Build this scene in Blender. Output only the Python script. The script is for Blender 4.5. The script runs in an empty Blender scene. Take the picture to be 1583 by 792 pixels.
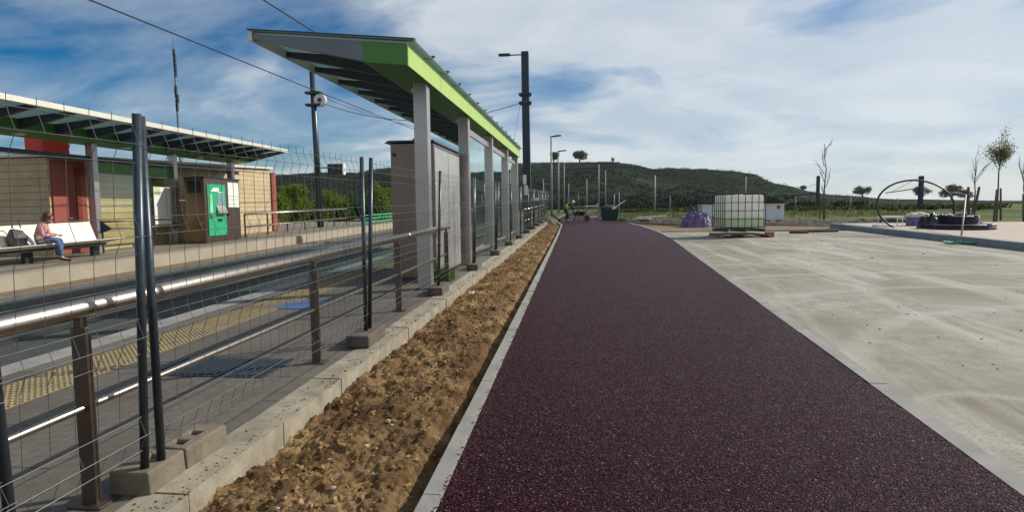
import bpy, math, random
from mathutils import Vector, Matrix, noise
random.seed(7)
R = random.Random(11)
C = bpy.context.scene.collection
rad = math.radians

# ------------------------------------------------------------------ camera model
F, CX, CY, ROLL = 930.0, 791.5, 396.0, 0.012
PITCH, YAW, CZ, GR = math.atan(73.7/930), rad(6.5), 1.6, 0.017
fw = Vector((-math.sin(YAW)*math.cos(PITCH), math.cos(YAW)*math.cos(PITCH), -math.sin(PITCH)))
r0 = Vector((math.cos(YAW), math.sin(YAW), 0)); u0 = r0.cross(fw)
rt = r0*math.cos(ROLL) - u0*math.sin(ROLL); up = u0*math.cos(ROLL) + r0*math.sin(ROLL)
def ray(x, y): return rt*(x-CX) + up*(CY-y) + fw*F
def at_y(x, y, Y):
    d = ray(x, y); return d*(Y/d.y) + Vector((0, 0, CZ))
def at_x(x, y, X):
    d = ray(x, y); return d*(X/d.x) + Vector((0, 0, CZ))
def gz(y): return GR*min(max(y, -20), 60)
def on_ground(x, y, z0=0.0):
    d = ray(x, y); t = (z0-CZ)/(d.z-GR*d.y); return d*t + Vector((0, 0, CZ))

# ------------------------------------------------------------------ mesh helpers
class MB:
    def __init__(s): s.v = []; s.f = []; s.m = []
    def quadset(s, vs, fs, mi=0):
        b = len(s.v); s.v += [tuple(v) for v in vs]
        for f in fs: s.f.append([b+i for i in f]); s.m.append(mi)
        return s
    def box(s, a, b, mi=0):
        x0, y0, z0 = a; x1, y1, z1 = b
        vs = [(x0,y0,z0),(x1,y0,z0),(x1,y1,z0),(x0,y1,z0),(x0,y0,z1),(x1,y0,z1),(x1,y1,z1),(x0,y1,z1)]
        return s.quadset(vs, [(0,3,2,1),(4,5,6,7),(0,1,5,4),(1,2,6,5),(2,3,7,6),(3,0,4,7)], mi)
    def sbox(s, x0, x1, y0, y1, h0, h1, step=None, mi=0):
        """box whose bottom and top follow the grade: heights measured over the ground line"""
        ys = [y0]
        if step:
            while ys[-1]+step < y1: ys.append(ys[-1]+step)
        ys.append(y1)
        if y0 < 60 < y1: ys = sorted(set(ys+[60]))
        vs = []
        for y in ys:
            g = gz(y); vs += [(x0,y,g+h0),(x1,y,g+h0),(x1,y,g+h1),(x0,y,g+h1)]
        fs = [(0,1,2,3)]
        n = len(ys)
        for i in range(n-1):
            a = 4*i; b = a+4
            fs += [(a,b,b+1,a+1),(a+1,b+1,b+2,a+2),(a+2,b+2,b+3,a+3),(a+3,b+3,b,a)]
        a = 4*(n-1); fs.append((a+3,a+2,a+1,a))
        return s.quadset(vs, fs, mi)
    def bar(s, p, q, w, h, mi=0, upv=(0,0,1)):
        p = Vector(p); q = Vector(q); d = (q-p).normalized(); u = Vector(upv)
        if abs(d.dot(u)) > .98: u = Vector((0,1,0))
        a = d.cross(u).normalized()*(w/2); b = a.cross(d).normalized()*(h/2)
        vs = [p-a-b,p+a-b,p+a+b,p-a+b,q-a-b,q+a-b,q+a+b,q-a+b]
        return s.quadset(vs, [(0,1,2,3),(7,6,5,4),(0,4,5,1),(1,5,6,2),(2,6,7,3),(3,7,4,0)], mi)
    def tube(s, pts, r, n=8, mi=0, cap=True):
        pts = [Vector(p) for p in pts]; rs = r if isinstance(r, (list,tuple)) else [r]*len(pts)
        base = len(s.v); prev = None
        for i, p in enumerate(pts):
            d = (pts[min(i+1,len(pts)-1)]-pts[max(i-1,0)]).normalized()
            if prev is None:
                u = Vector((0,0,1)) if abs(d.z) < .9 else Vector((1,0,0))
                a = d.cross(u).normalized()
            else:
                a = (prev - d*prev.dot(d)).normalized()
            prev = a; b = d.cross(a)
            for k in range(n):
                t = 2*math.pi*k/n; s.v.append(tuple(p + (a*math.cos(t)+b*math.sin(t))*rs[i]))
        for i in range(len(pts)-1):
            for k in range(n):
                s.f.append([base+i*n+k, base+i*n+(k+1)%n, base+(i+1)*n+(k+1)%n, base+(i+1)*n+k]); s.m.append(mi)
        if cap and n > 2:
            s.f.append([base+k for k in range(n)][::-1]); s.m.append(mi)
            s.f.append([base+(len(pts)-1)*n+k for k in range(n)]); s.m.append(mi)
        return s
    def prism(s, poly, y0, y1, mi=0):
        """polygon in (x,z) extruded along y"""
        n = len(poly)
        vs = [(x,y0,z) for x,z in poly]+[(x,y1,z) for x,z in poly]
        fs = [list(range(n)), list(range(n,2*n))[::-1]]
        fs += [(i,i+n,(i+1)%n+n,(i+1)%n) for i in range(n)]
        return s.quadset(vs, fs, mi)
    def blob(s, c, r, seed=0, jit=.25, mi=0, lat=5, lon=7):
        c = Vector(c); rr = random.Random(seed); r = Vector(r) if hasattr(r,'__len__') else Vector((r,r,r))
        vs = [(c.x,c.y,c.z+r.z*(1+rr.uniform(-jit,jit)))]
        for i in range(1, lat):
            th = math.pi*i/lat
            for k in range(lon):
                ph = 2*math.pi*k/lon; q = 1+rr.uniform(-jit, jit)
                vs.append((c.x+r.x*q*math.sin(th)*math.cos(ph), c.y+r.y*q*math.sin(th)*math.sin(ph), c.z+r.z*q*math.cos(th)))
        vs.append((c.x,c.y,c.z-r.z))
        fs = [(0,1+k,1+(k+1)%lon) for k in range(lon)]
        for i in range(lat-2):
            for k in range(lon):
                a = 1+i*lon; fs.append((a+k,a+lon+k,a+lon+(k+1)%lon,a+(k+1)%lon))
        e = len(vs)-1; a = 1+(lat-2)*lon
        fs += [(e,a+(k+1)%lon,a+k) for k in range(lon)]
        return s.quadset(vs, fs, mi)
    def leaf(s, c, size, rr, mi=0, asp=.6):
        n = Vector((rr.gauss(0,1), rr.gauss(0,1), rr.gauss(0,1)+.3)).normalized()
        a = n.orthogonal().normalized(); a.rotate(Matrix.Rotation(rr.uniform(0,6.28),3,n)); b = n.cross(a)
        a *= size/2; b *= size/2*asp; c = Vector(c)
        return s.quadset([c-a, c-b, c+a, c+b], [(0,1,2,3)], mi)
    def leaves(s, c, r, n, size, rr, shell=.45, mi=0, zmin=None):
        for _ in range(n):
            d = Vector((rr.gauss(0,1),rr.gauss(0,1),rr.gauss(0,1))).normalized()*(shell+(1-shell)*rr.random()**.6)
            p = (c[0]+d.x*r[0], c[1]+d.y*r[1], c[2]+d.z*r[2])
            if zmin is not None and p[2] < zmin: continue
            s.leaf(p, size*rr.uniform(.6,1.4), rr, mi)
        return s
    def build(s, name, mat, parent=None, smooth=False, bevel=0):
        me = bpy.data.meshes.new(name); me.from_pydata(s.v, [], s.f); me.validate()
        mats = mat if isinstance(mat, (list,tuple)) else [mat]
        for m in mats: me.materials.append(m)
        if len(mats) > 1:
            for p, mi in zip(me.polygons, s.m): p.material_index = mi
        if smooth:
            for p in me.polygons: p.use_smooth = True
        me.update()
        o = bpy.data.objects.new(name, me); C.objects.link(o)
        if parent:
            o.parent = parent
            o.matrix_parent_inverse = Matrix.Identity(4)
        if bevel:
            b = o.modifiers.new('bevel','BEVEL'); b.width = bevel; b.segments = 2; b.limit_method = 'ANGLE'; b.angle_limit = .6
        return o

def tag(o, label=None, cat=None, group=None, kind=None):
    if label: o['label'] = label
    if cat: o['category'] = cat
    if group: o['group'] = group
    if kind: o['kind'] = kind
    return o
def thing(name, label, cat, loc=(0,0,0), rz=0, group=None):
    o = bpy.data.objects.new(name, None); C.objects.link(o); o.empty_display_size = .2
    o.location = loc; o.rotation_euler = (0,0,rz)
    return tag(o, label, cat, group)
def struct(name, mb, mat, smooth=False, label=None): return tag(mb.build(name, mat, None, smooth), label, None, None, 'structure')
def copy_tree(o, parent=None):
    c = o.copy(); C.objects.link(c)
    if parent is not None: c.parent = parent
    for ch in [k for k in C.objects if k.parent == o]: copy_tree(ch, c)
    return c

# ------------------------------------------------------------------ materials
def newmat(name):
    m = bpy.data.materials.new(name); m.use_nodes = True; nt = m.node_tree
    return m, nt, nt.nodes, nt.links, nt.nodes['Principled BSDF']
def N(nt, t, **kw):
    n = nt.nodes.new(t)
    for k, v in kw.items():
        if k in n.inputs.keys(): n.inputs[k].default_value = v
        else: setattr(n, k, v)
    return n
def coords(nt, scale=(1,1,1), kind='Object'):
    tc = N(nt,'ShaderNodeTexCoord'); mp = N(nt,'ShaderNodeMapping'); mp.inputs['Scale'].default_value = scale
    nt.links.new(tc.outputs[kind], mp.inputs['Vector']); return mp.outputs['Vector']
def col(c): return (c[0],c[1],c[2],1)
def noisetex(nt, vec, scale, detail=5, rough=.6, dist=0):
    n = N(nt,'ShaderNodeTexNoise'); n.inputs['Scale'].default_value = scale; n.inputs['Detail'].default_value = detail
    n.inputs['Roughness'].default_value = rough; n.inputs['Distortion'].default_value = dist
    nt.links.new(vec, n.inputs['Vector']); return n.outputs['Fac']
def ramp(nt, fac, stops):
    r = N(nt,'ShaderNodeValToRGB'); e = r.color_ramp.elements
    while len(e) < len(stops): e.new(.5)
    for i, (p, c) in enumerate(stops): e[i].position = p; e[i].color = col(c) if len(c) == 3 else c
    nt.links.new(fac, r.inputs['Fac']); return r.outputs['Color']
def mix(nt, fac, a, b, mode='MIX'):
    m = N(nt,'ShaderNodeMix', data_type='RGBA', blend_type=mode)
    for sock, v in ((m.inputs[0],fac),(m.inputs[6],a),(m.inputs[7],b)):
        if isinstance(v,(int,float)): sock.default_value = v
        elif isinstance(v,tuple): sock.default_value = col(v)
        else: nt.links.new(v, sock)
    return m.outputs[2]
def bump(nt, h, strength, dist, prev=None):
    b = N(nt,'ShaderNodeBump'); b.inputs['Strength'].default_value = strength; b.inputs['Distance'].default_value = dist
    nt.links.new(h, b.inputs['Height'])
    if prev: nt.links.new(prev, b.inputs['Normal'])
    return b.outputs['Normal']
def mat(name, c, rough=.6, metal=0, var=.25, vs=3, bs=0, bst=.3, bd=.01, spec=.5, stretch=(1,1,1), c2=None):
    m, nt, nn, ll, p = newmat(name)
    v = coords(nt, stretch); f = noisetex(nt, v, vs, 6, .65)
    a = tuple(x*(1-var) for x in c); b = tuple(min(1,x*(1+var)) for x in (c2 or c))
    ll.new(ramp(nt, f, [(.3,a),(.7,b)]), p.inputs['Base Color'])
    p.inputs['Metallic'].default_value = metal; p.inputs['Specular IOR Level'].default_value = spec
    rr = N(nt,'ShaderNodeMapRange'); rr.inputs['To Min'].default_value = max(0,rough-.1); rr.inputs['To Max'].default_value = min(1,rough+.12)
    ll.new(noisetex(nt, v, vs*4, 3), rr.inputs['Value']); ll.new(rr.outputs[0], p.inputs['Roughness'])
    if bs: ll.new(bump(nt, noisetex(nt, v, bs, 5), bst, bd), p.inputs['Normal'])
    return m
def leafmat(name, a, b, trans=.35):
    m, nt, nn, ll, p = newmat(name)
    g = N(nt,'ShaderNodeNewGeometry'); c = ramp(nt, g.outputs['Random Per Island'], [(0,a),(1,b)])
    ll.new(c, p.inputs['Base Color']); p.inputs['Roughness'].default_value = .75; p.inputs['Specular IOR Level'].default_value = .12
    t = N(nt,'ShaderNodeBsdfTranslucent'); ll.new(c, t.inputs['Color'])
    ms = N(nt,'ShaderNodeMixShader'); ms.inputs[0].default_value = trans
    ll.new(p.outputs[0], ms.inputs[1]); ll.new(t.outputs[0], ms.inputs[2]); ll.new(ms.outputs[0], nn['Material Output'].inputs['Surface'])
    return m

def path_mat():
    m, nt, nn, ll, p = newmat('maroon_asphalt')
    v = coords(nt)
    vo = N(nt,'ShaderNodeTexVoronoi'); vo.inputs['Scale'].default_value = 98; ll.new(v, vo.inputs['Vector'])
    vo2 = N(nt,'ShaderNodeTexVoronoi'); vo2.inputs['Scale'].default_value = 48; ll.new(v, vo2.inputs['Vector'])
    sep = N(nt,'ShaderNodeSeparateColor'); ll.new(vo.outputs['Color'], sep.inputs[0])
    stone = ramp(nt, sep.outputs[0], [(0,(.012,.0006,.003)),(.42,(.072,.005,.020)),(.70,(.155,.016,.052)),(.86,(.22,.05,.10)),(1,(.42,.26,.30))])
    big = noisetex(nt, v, .9, 5, .6)
    c = mix(nt, ramp(nt, big, [(.35,(0,0,0)),(.7,(.35,.35,.35))]), stone, (.095,.012,.040))
    dust = noisetex(nt, coords(nt,(1,.35,1)), .7, 7, .65, .4)
    c = mix(nt, ramp(nt, dust, [(.5,(0,0,0)),(.72,(.28,.28,.28))]), c, (.15,.095,.08))
    gap = ramp(nt, vo.outputs['Distance'], [(.25,(1,1,1)),(.55,(.03,.03,.03))])
    ll.new(mix(nt, 1, c, gap, 'MULTIPLY'), p.inputs['Base Color'])
    ll.new(ramp(nt, sep.outputs[2], [(0,(.22,.22,.22)),(.4,(.45,.45,.45)),(1,(.8,.8,.8))]), p.inputs['Roughness']); p.inputs['Specular IOR Level'].default_value = .09; p.inputs['Specular Tint'].default_value = (1,.8,.85,1)
    inv = N(nt,'ShaderNodeMath', operation='SUBTRACT'); inv.inputs[0].default_value = 1; ll.new(vo.outputs['Distance'], inv.inputs[1])
    inv2 = N(nt,'ShaderNodeMath', operation='SUBTRACT'); inv2.inputs[0].default_value = 1; ll.new(vo2.outputs['Distance'], inv2.inputs[1])
    hh = N(nt,'ShaderNodeMath', operation='MULTIPLY'); ll.new(sep.outputs[1], hh.inputs[0]); ll.new(inv.outputs[0], hh.inputs[1])
    b1 = bump(nt, inv2.outputs[0], .8, .02); b2 = bump(nt, hh.outputs[0], 1, .03, b1)
    ll.new(b2, p.inputs['Normal']); return m
def lot_mat():
    m, nt, nn, ll, p = newmat('dusty_concrete')
    v = coords(nt)
    n1 = noisetex(nt, v, .35, 8, .62, .6); n2 = noisetex(nt, v, 3.2, 8, .7); n3 = noisetex(nt, coords(nt,(1.6,.22,1)), .8, 6, .6, .8)
    c = ramp(nt, n1, [(.34,(.17,.15,.115)),(.5,(.27,.25,.205)),(.66,(.34,.325,.285))])
    c = mix(nt, ramp(nt, n2, [(.38,(.7,.7,.7)),(.6,(0,0,0))]), c, (.19,.17,.135))
    c = mix(nt, ramp(nt, n3, [(.48,(0,0,0)),(.64,(.65,.65,.65))]), c, (.44,.42,.375))
    # dried mortar washes left in arcs
    w = N(nt,'ShaderNodeTexWave', wave_type='RINGS', rings_direction='Z'); w.inputs['Scale'].default_value = .16; w.inputs['Distortion'].default_value = 2.2
    w.inputs['Detail'].default_value = 3; w.inputs['Detail Scale'].default_value = .6
    mp = N(nt,'ShaderNodeMapping'); mp.inputs['Location'].default_value = (-7,-4,0); ll.new(v, mp.inputs[0]); ll.new(mp.outputs[0], w.inputs[0])
    c = mix(nt, ramp(nt, w.outputs['Fac'], [(.9,(0,0,0)),(.99,(.3,.3,.3))]), c, (.43,.42,.39))
    # ring left by a mortar mixer, its outline broken by noise
    vd = N(nt,'ShaderNodeVectorMath', operation='DISTANCE'); wob = N(nt,'ShaderNodeVectorMath', operation='ADD'); nz = N(nt,'ShaderNodeTexNoise'); nz.inputs['Scale'].default_value = 2.5
    ll.new(v, nz.inputs['Vector']); sc_ = N(nt,'ShaderNodeVectorMath', operation='SCALE'); sc_.inputs['Scale'].default_value = .22; ll.new(nz.outputs['Color'], sc_.inputs[0])
    ll.new(v, wob.inputs[0]); ll.new(sc_.outputs[0], wob.inputs[1]); ll.new(wob.outputs[0], vd.inputs[0]); gq = on_ground(1570,650); vd.inputs[1].default_value = (gq.x+.11,gq.y+.11,gq.z+.11)
    c = mix(nt, ramp(nt, vd.outputs['Value'], [(.46,(0,0,0)),(.54,(.32,.32,.32)),(.57,(.32,.32,.32)),(.66,(0,0,0))]), c, (.46,.44,.4))
    n4 = noisetex(nt, v, 38, 5, .7)
    c = mix(nt, ramp(nt, n4, [(.32,(.75,.75,.75)),(.5,(0,0,0))]), c, (.17,.15,.12))
    vo = N(nt,'ShaderNodeTexVoronoi'); vo.inputs['Scale'].default_value = 3.5; ll.new(v, vo.inputs['Vector'])
    c = mix(nt, ramp(nt, vo.outputs['Distance'], [(.03,(1,1,1)),(.055,(0,0,0))]), c, (.08,.07,.06))
    ll.new(c, p.inputs['Base Color']); p.inputs['Roughness'].default_value = .85; p.inputs['Specular IOR Level'].default_value = .3
    ll.new(bump(nt, n4, .4, .01, bump(nt, n2, .4, .03)), p.inputs['Normal']); return m
def soil_mat():
    m, nt, nn, ll, p = newmat('loose_soil')
    v = coords(nt)
    n1 = noisetex(nt, v, 2.2, 8, .65); n2 = noisetex(nt, v, 42, 6, .7); n3 = noisetex(nt, v, 130, 3, .6)
    c = ramp(nt, n1, [(.36,(.065,.037,.019)),(.5,(.20,.125,.06)),(.66,(.43,.30,.155))])
    c = mix(nt, ramp(nt, n2, [(.4,(.6,.6,.6)),(.6,(0,0,0))]), c, (.10,.055,.026))
    c = mix(nt, ramp(nt, n3, [(.62,(0,0,0)),(.72,(.5,.5,.5))]), c, (.50,.37,.2))
    ll.new(c, p.inputs['Base Color']); p.inputs['Roughness'].default_value = .95; p.inputs['Specular IOR Level'].default_value = .08
    ll.new(bump(nt, n3, .6, .01, bump(nt, n2, .9, .03)), p.inputs['Normal']); return m
def brick_mat(name, c1, c2, mortar, bw, bh, ms=.01, flat=False, rough=.8, bmp=.3):
    m, nt, nn, ll, p = newmat(name)
    tc = N(nt,'ShaderNodeTexCoord'); sp = N(nt,'ShaderNodeSeparateXYZ'); ll.new(tc.outputs['Object'], sp.inputs[0])
    cb = N(nt,'ShaderNodeCombineXYZ')
    if flat: ll.new(sp.outputs[1], cb.inputs[0]); ll.new(sp.outputs[0], cb.inputs[1])
    else:
        ad = N(nt,'ShaderNodeMath', operation='ADD'); ll.new(sp.outputs[0], ad.inputs[0]); ll.new(sp.outputs[1], ad.inputs[1])
        ll.new(ad.outputs[0], cb.inputs[0]); ll.new(sp.outputs[2], cb.inputs[1])
    b = N(nt,'ShaderNodeTexBrick'); ll.new(cb.outputs[0], b.inputs['Vector'])
    b.inputs['Color1'].default_value = col(c1); b.inputs['Color2'].default_value = col(c2); b.inputs['Mortar'].default_value = col(mortar)
    b.inputs['Scale'].default_value = 1; b.inputs['Brick Width'].default_value = bw; b.inputs['Row Height'].default_value = bh
    b.inputs['Mortar Size'].default_value = ms; b.inputs['Mortar Smooth'].default_value = .3
    n = noisetex(nt, tc.outputs['Object'], 1.3, 7, .7); n2 = noisetex(nt, tc.outputs['Object'], 14, 5, .7)
    c = mix(nt, 1, b.outputs['Color'], ramp(nt, n, [(.3,(.72,.7,.68)),(.7,(1.1,1.1,1.1))]), 'MULTIPLY')
    c = mix(nt, 1, c, ramp(nt, n2, [(.3,(.8,.8,.8)),(.7,(1.1,1.1,1.1))]), 'MULTIPLY')
    ll.new(c, p.inputs['Base Color']); p.inputs['Roughness'].default_value = rough; p.inputs['Specular IOR Level'].default_value = .3
    inv = N(nt,'ShaderNodeMath', operation='SUBTRACT'); inv.inputs[0].default_value = 1; ll.new(b.outputs['Fac'], inv.inputs[1])
    ll.new(bump(nt, inv.outputs[0], bmp, .01), p.inputs['Normal']); return m
def ground_mat():
    m, nt, nn, ll, p = newmat('earth_and_field')
    v = coords(nt); sp = N(nt,'ShaderNodeSeparateXYZ'); ll.new(v, sp.inputs[0])
    n1 = noisetex(nt, v, .5, 8, .65); n2 = noisetex(nt, v, 9, 6, .7)
    earth = ramp(nt, n1, [(.35,(.17,.12,.07)),(.6,(.30,.23,.15)),(.75,(.36,.31,.23))])
    earth = mix(nt, ramp(nt, n2, [(.4,(.7,.7,.7)),(.6,(0,0,0))]), earth, (.12,.09,.055))
    grass = ramp(nt, noisetex(nt, coords(nt,(1,.35,1)), .12, 7, .6), [(.35,(.035,.055,.016)),(.55,(.09,.125,.03)),(.75,(.19,.19,.07))])
    sm = N(nt,'ShaderNodeMapRange'); sm.inputs['From Min'].default_value = 37; sm.inputs['From Max'].default_value = 45
    ad = N(nt,'ShaderNodeMath', operation='MULTIPLY_ADD'); ll.new(n1, ad.inputs[0]); ad.inputs[1].default_value = 8; ll.new(sp.outputs[1], ad.inputs[2])
    ll.new(ad.outputs[0], sm.inputs['Value'])
    ll.new(mix(nt, sm.outputs[0], earth, grass), p.inputs['Base Color']); p.inputs['Roughness'].default_value = .95; p.inputs['Specular IOR Level'].default_value = .1
    ll.new(bump(nt, n2, .8, .06), p.inputs['Normal']); return m
def hill_mat():
    m, nt, nn, ll, p = newmat('scrub_hillside')
    v = coords(nt); n1 = noisetex(nt, v, .018, 7, .6, .5); n2 = noisetex(nt, v, .13, 8, .7)
    c = ramp(nt, n1, [(.32,(.008,.017,.010)),(.5,(.016,.031,.016)),(.62,(.04,.054,.026)),(.72,(.11,.10,.065))])
    c = mix(nt, ramp(nt, n2, [(.42,(.8,.8,.8)),(.6,(0,0,0))]), c, (.010,.018,.009))
    ll.new(c, p.inputs['Base Color']); p.inputs['Roughness'].default_value = 1; p.inputs['Specular IOR Level'].default_value = .05
    ll.new(bump(nt, n2, .8, 3), p.inputs['Normal']); return m
def glass_mat(name, tint=(.8,.93,.9), gl=.12):
    m, nt, nn, ll, p = newmat(name); nn.remove(p)
    t = N(nt,'ShaderNodeBsdfTransparent'); t.inputs[0].default_value = col(tint)
    g = N(nt,'ShaderNodeBsdfGlossy'); g.inputs['Roughness'].default_value = .02; g.inputs['Color'].default_value = (.9,1,.97,1)
    lw = N(nt,'ShaderNodeLayerWeight'); fr = N(nt,'ShaderNodeMath', operation='POWER'); ll.new(lw.outputs['Facing'], fr.inputs[0]); fr.inputs[1].default_value = 3.0
    mx = N(nt,'ShaderNodeMath', operation='ADD'); ll.new(fr.outputs[0], mx.inputs[0]); mx.inputs[1].default_value = gl
    ms = N(nt,'ShaderNodeMixShader'); ll.new(mx.outputs[0], ms.inputs[0]); ll.new(t.outputs[0], ms.inputs[1]); ll.new(g.outputs[0], ms.inputs[2])
    ll.new(ms.outputs[0], nn['Material Output'].inputs['Surface']); return m
def frosted():
    m, nt, nn, ll, p = newmat('frosted_roof_glass')
    p.inputs['Base Color'].default_value = (.42,.5,.5,1); p.inputs['Roughness'].default_value = .3
    t = N(nt,'ShaderNodeBsdfTranslucent'); t.inputs[0].default_value = (.36,.47,.47,1)
    ms = N(nt,'ShaderNodeMixShader'); ms.inputs[0].default_value = .6
    ll.new(p.outputs[0], ms.inputs[1]); ll.new(t.outputs[0], ms.inputs[2]); ll.new(ms.outputs[0], nn['Material Output'].inputs['Surface']); return m

m_path = path_mat(); m_lot = lot_mat(); m_soil = soil_mat(); m_ground = ground_mat(); m_hill = hill_mat()
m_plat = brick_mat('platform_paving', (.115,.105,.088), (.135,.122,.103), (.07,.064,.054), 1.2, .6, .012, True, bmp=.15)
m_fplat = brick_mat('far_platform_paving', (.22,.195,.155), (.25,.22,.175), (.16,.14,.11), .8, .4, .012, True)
m_kerb = mat('kerb_concrete', (.25,.22,.165), .85, var=.36, vs=4.5, bs=45, bst=.4, bd=.01)
m_kerb2 = mat('path_kerb_concrete', (.23,.225,.21), .85, var=.25, vs=3, bs=60, bst=.4, bd=.008)
m_block = mat('block_concrete', (.15,.125,.09), .9, var=.3, vs=6, bs=60, bst=.6, bd=.01)
m_foot = mat('dark_foot', (.09,.075,.06), .9, var=.3, vs=6, bs=60, bst=.5, bd=.01)
m_galv = mat('galvanised_tube', (.045,.06,.075), .36, .6, var=.25, vs=9)
m_wire = mat('galvanised_wire', (.13,.135,.14), .4, .6, var=.2, vs=5)
m_steel = mat('brushed_steel', (.44,.39,.34), .3, 1, var=.08, vs=2, stretch=(1,.05,1))
m_steelb = mat('brown_steel_post', (.13,.10,.08), .42, .85, var=.2, vs=3)
m_panel = mat('satin_steel_panel', (.20,.145,.12), .3, .9, var=.12, vs=1.2, stretch=(3,3,.3))  # dark brown puts the near face's shade and ground reflection into the colour
m_colm = mat('aluminium_column', (.44,.41,.39), .34, .85, var=.06, vs=2)
m_alu = mat('pale_aluminium', (.6,.58,.52), .5, .15, var=.08, vs=2)
m_dark = mat('dark_metal', (.03,.042,.055), .4, .5, var=.2, vs=2)
m_rib = mat('roof_rib', (.05,.06,.075), .45, .3, var=.15, vs=2)
m_endrib = mat('end_rib_grey', (.15,.165,.18), .4, .4, var=.15, vs=2)
m_green = mat('green_paint', (.06,.19,.025), .45, var=.08, vs=2)
m_lime = mat('lime_fascia', (.36,.52,.12), .45, var=.06, vs=2)
m_glass = glass_mat('shelter_glass'); m_frost = frosted()
m_track = mat('track_ballast', (.045,.05,.047), .9, var=.4, vs=6, bs=30, bst=.8, bd=.03)
m_brownstrip = mat('rust_ballast', (.17,.12,.07), .95, var=.4, vs=9, bs=30, bst=.8, bd=.03)
m_rail = mat('rail_steel', (.4,.4,.4), .3, .9, var=.2)
m_ochre = mat('ochre_tactile', (.21,.165,.085), .8, var=.2, vs=4)
m_wall = brick_mat('cream_block', (.52,.42,.26), (.56,.45,.29), (.30,.23,.14), 60, .2, .014)
m_red = mat('red_paint', (.27,.06,.045), .5, var=.12, vs=2)
m_redb = mat('bright_red_paint', (.55,.03,.02), .5, var=.08, vs=2)
m_white = mat('white_paint', (.74,.73,.70), .5, var=.06, vs=2)
m_bench = mat('bench_white', (.68,.64,.56), .6, var=.08, vs=2)
m_tgreen = mat('machine_green', (.02,.36,.17), .35, var=.08, vs=3)
m_black = mat('black_plastic', (.015,.015,.018), .4, var=.2, vs=3)
m_blue = mat('blue_plate', (.05,.12,.27), .5, var=.15, vs=8)
m_bark = mat('bark', (.11,.085,.06), .9, var=.35, vs=12, bs=30, bst=.8, bd=.02)
m_stake = mat('timber_stake', (.10,.09,.07), .85, var=.3, vs=6)
m_wood = mat('pallet_wood', (.26,.18,.11), .85, var=.35, vs=5)
m_bushleaf = leafmat('bush_leaves', (.06,.10,.012), (.20,.28,.035), .4)
m_weed = leafmat('weed_leaves', (.05,.10,.012), (.13,.22,.03))
m_scrub = leafmat('scrub_leaves', (.008,.017,.008), (.022,.034,.014), .06)
m_tree = leafmat('tree_leaves', (.03,.045,.014), (.075,.095,.03), .3)
m_paleleaf = leafmat('pale_young_leaves', (.12,.13,.06), (.30,.30,.17), .35)
m_purple = mat('purple_plastic', (.045,.02,.12), .3, var=.5, vs=6, c2=(.16,.11,.28), bs=9, bst=1, bd=.08)  # pale violet end of the noise paints highlights into the colour
m_coil = mat('purple_black_pipe', (.035,.025,.042), .5, var=.4, vs=6)
m_hose = mat('green_hose', (.03,.30,.20), .35, var=.2, vs=8)
m_rubble = mat('dark_rubble', (.09,.075,.06), .95, var=.5, vs=4, bs=12, bst=1, bd=.06)
m_clod = mat('soil_clod', (.17,.10,.045), .95, var=.6, vs=9, bs=50, bst=.8, bd=.01, c2=(.25,.16,.075), spec=.1)
m_pebble = mat('pebble', (.30,.27,.22), .9, var=.5, vs=3)
m_sidewalk = mat('sandy_paving', (.40,.34,.27), .85, var=.15, vs=2, bs=20, bst=.3, bd=.01)
m_bluekerb = mat('grey_kerb', (.27,.29,.31), .8, var=.15, vs=2, bs=30, bst=.3, bd=.01)
def ibc_mat():
    m, nt, nn, ll, p = newmat('translucent_tank_plastic')
    tc = N(nt,'ShaderNodeTexCoord'); sp = N(nt,'ShaderNodeSeparateXYZ'); ll.new(tc.outputs['Object'], sp.inputs[0])
    c = ramp(nt, sp.outputs[2], [(.0,(.52,.62,.46)),(.70,(.56,.65,.48)),(.78,(.82,.81,.74)),(1,(.84,.83,.78))])
    ll.new(c, p.inputs['Base Color']); p.inputs['Roughness'].default_value = .35
    t = N(nt,'ShaderNodeBsdfTranslucent'); ll.new(c, t.inputs[0]); ms = N(nt,'ShaderNodeMixShader'); ms.inputs[0].default_value = .5
    ll.new(p.outputs[0], ms.inputs[1]); ll.new(t.outputs[0], ms.inputs[2]); ll.new(ms.outputs[0], nn['Material Output'].inputs['Surface']); return m
m_tank = ibc_mat()

# ------------------------------------------------------------------ ground surfaces
def ground():
    mb = MB()
    xs = [-900,-500,-250,-120,-60,-30,-22,-15.4,-15.39,-8,-5,-3,-.85,-.84,2.4,6,12,20,30,60,120,250,500,900]
    ys = [-120,-60,-20,-5,5,12,20,27,34,40,48,54,60,75,100,140,200,300,500,900]
    def h(x, y):
        g = gz(y)
        off = -.32 if -15.395 < x < -.845 else -.035
        if y > 58: off *= max(0, 1-(y-58)/15)
        return g+off
    for y in ys:
        for x in xs: mb.v.append((x,y,h(x,y)))
    n = len(xs)
    for j in range(len(ys)-1):
        for i in range(n-1):
            mb.f.append([j*n+i,j*n+i+1,(j+1)*n+i+1,(j+1)*n+i]); mb.m.append(0)
    struct('ground', mb, m_ground)
ground()

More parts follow.
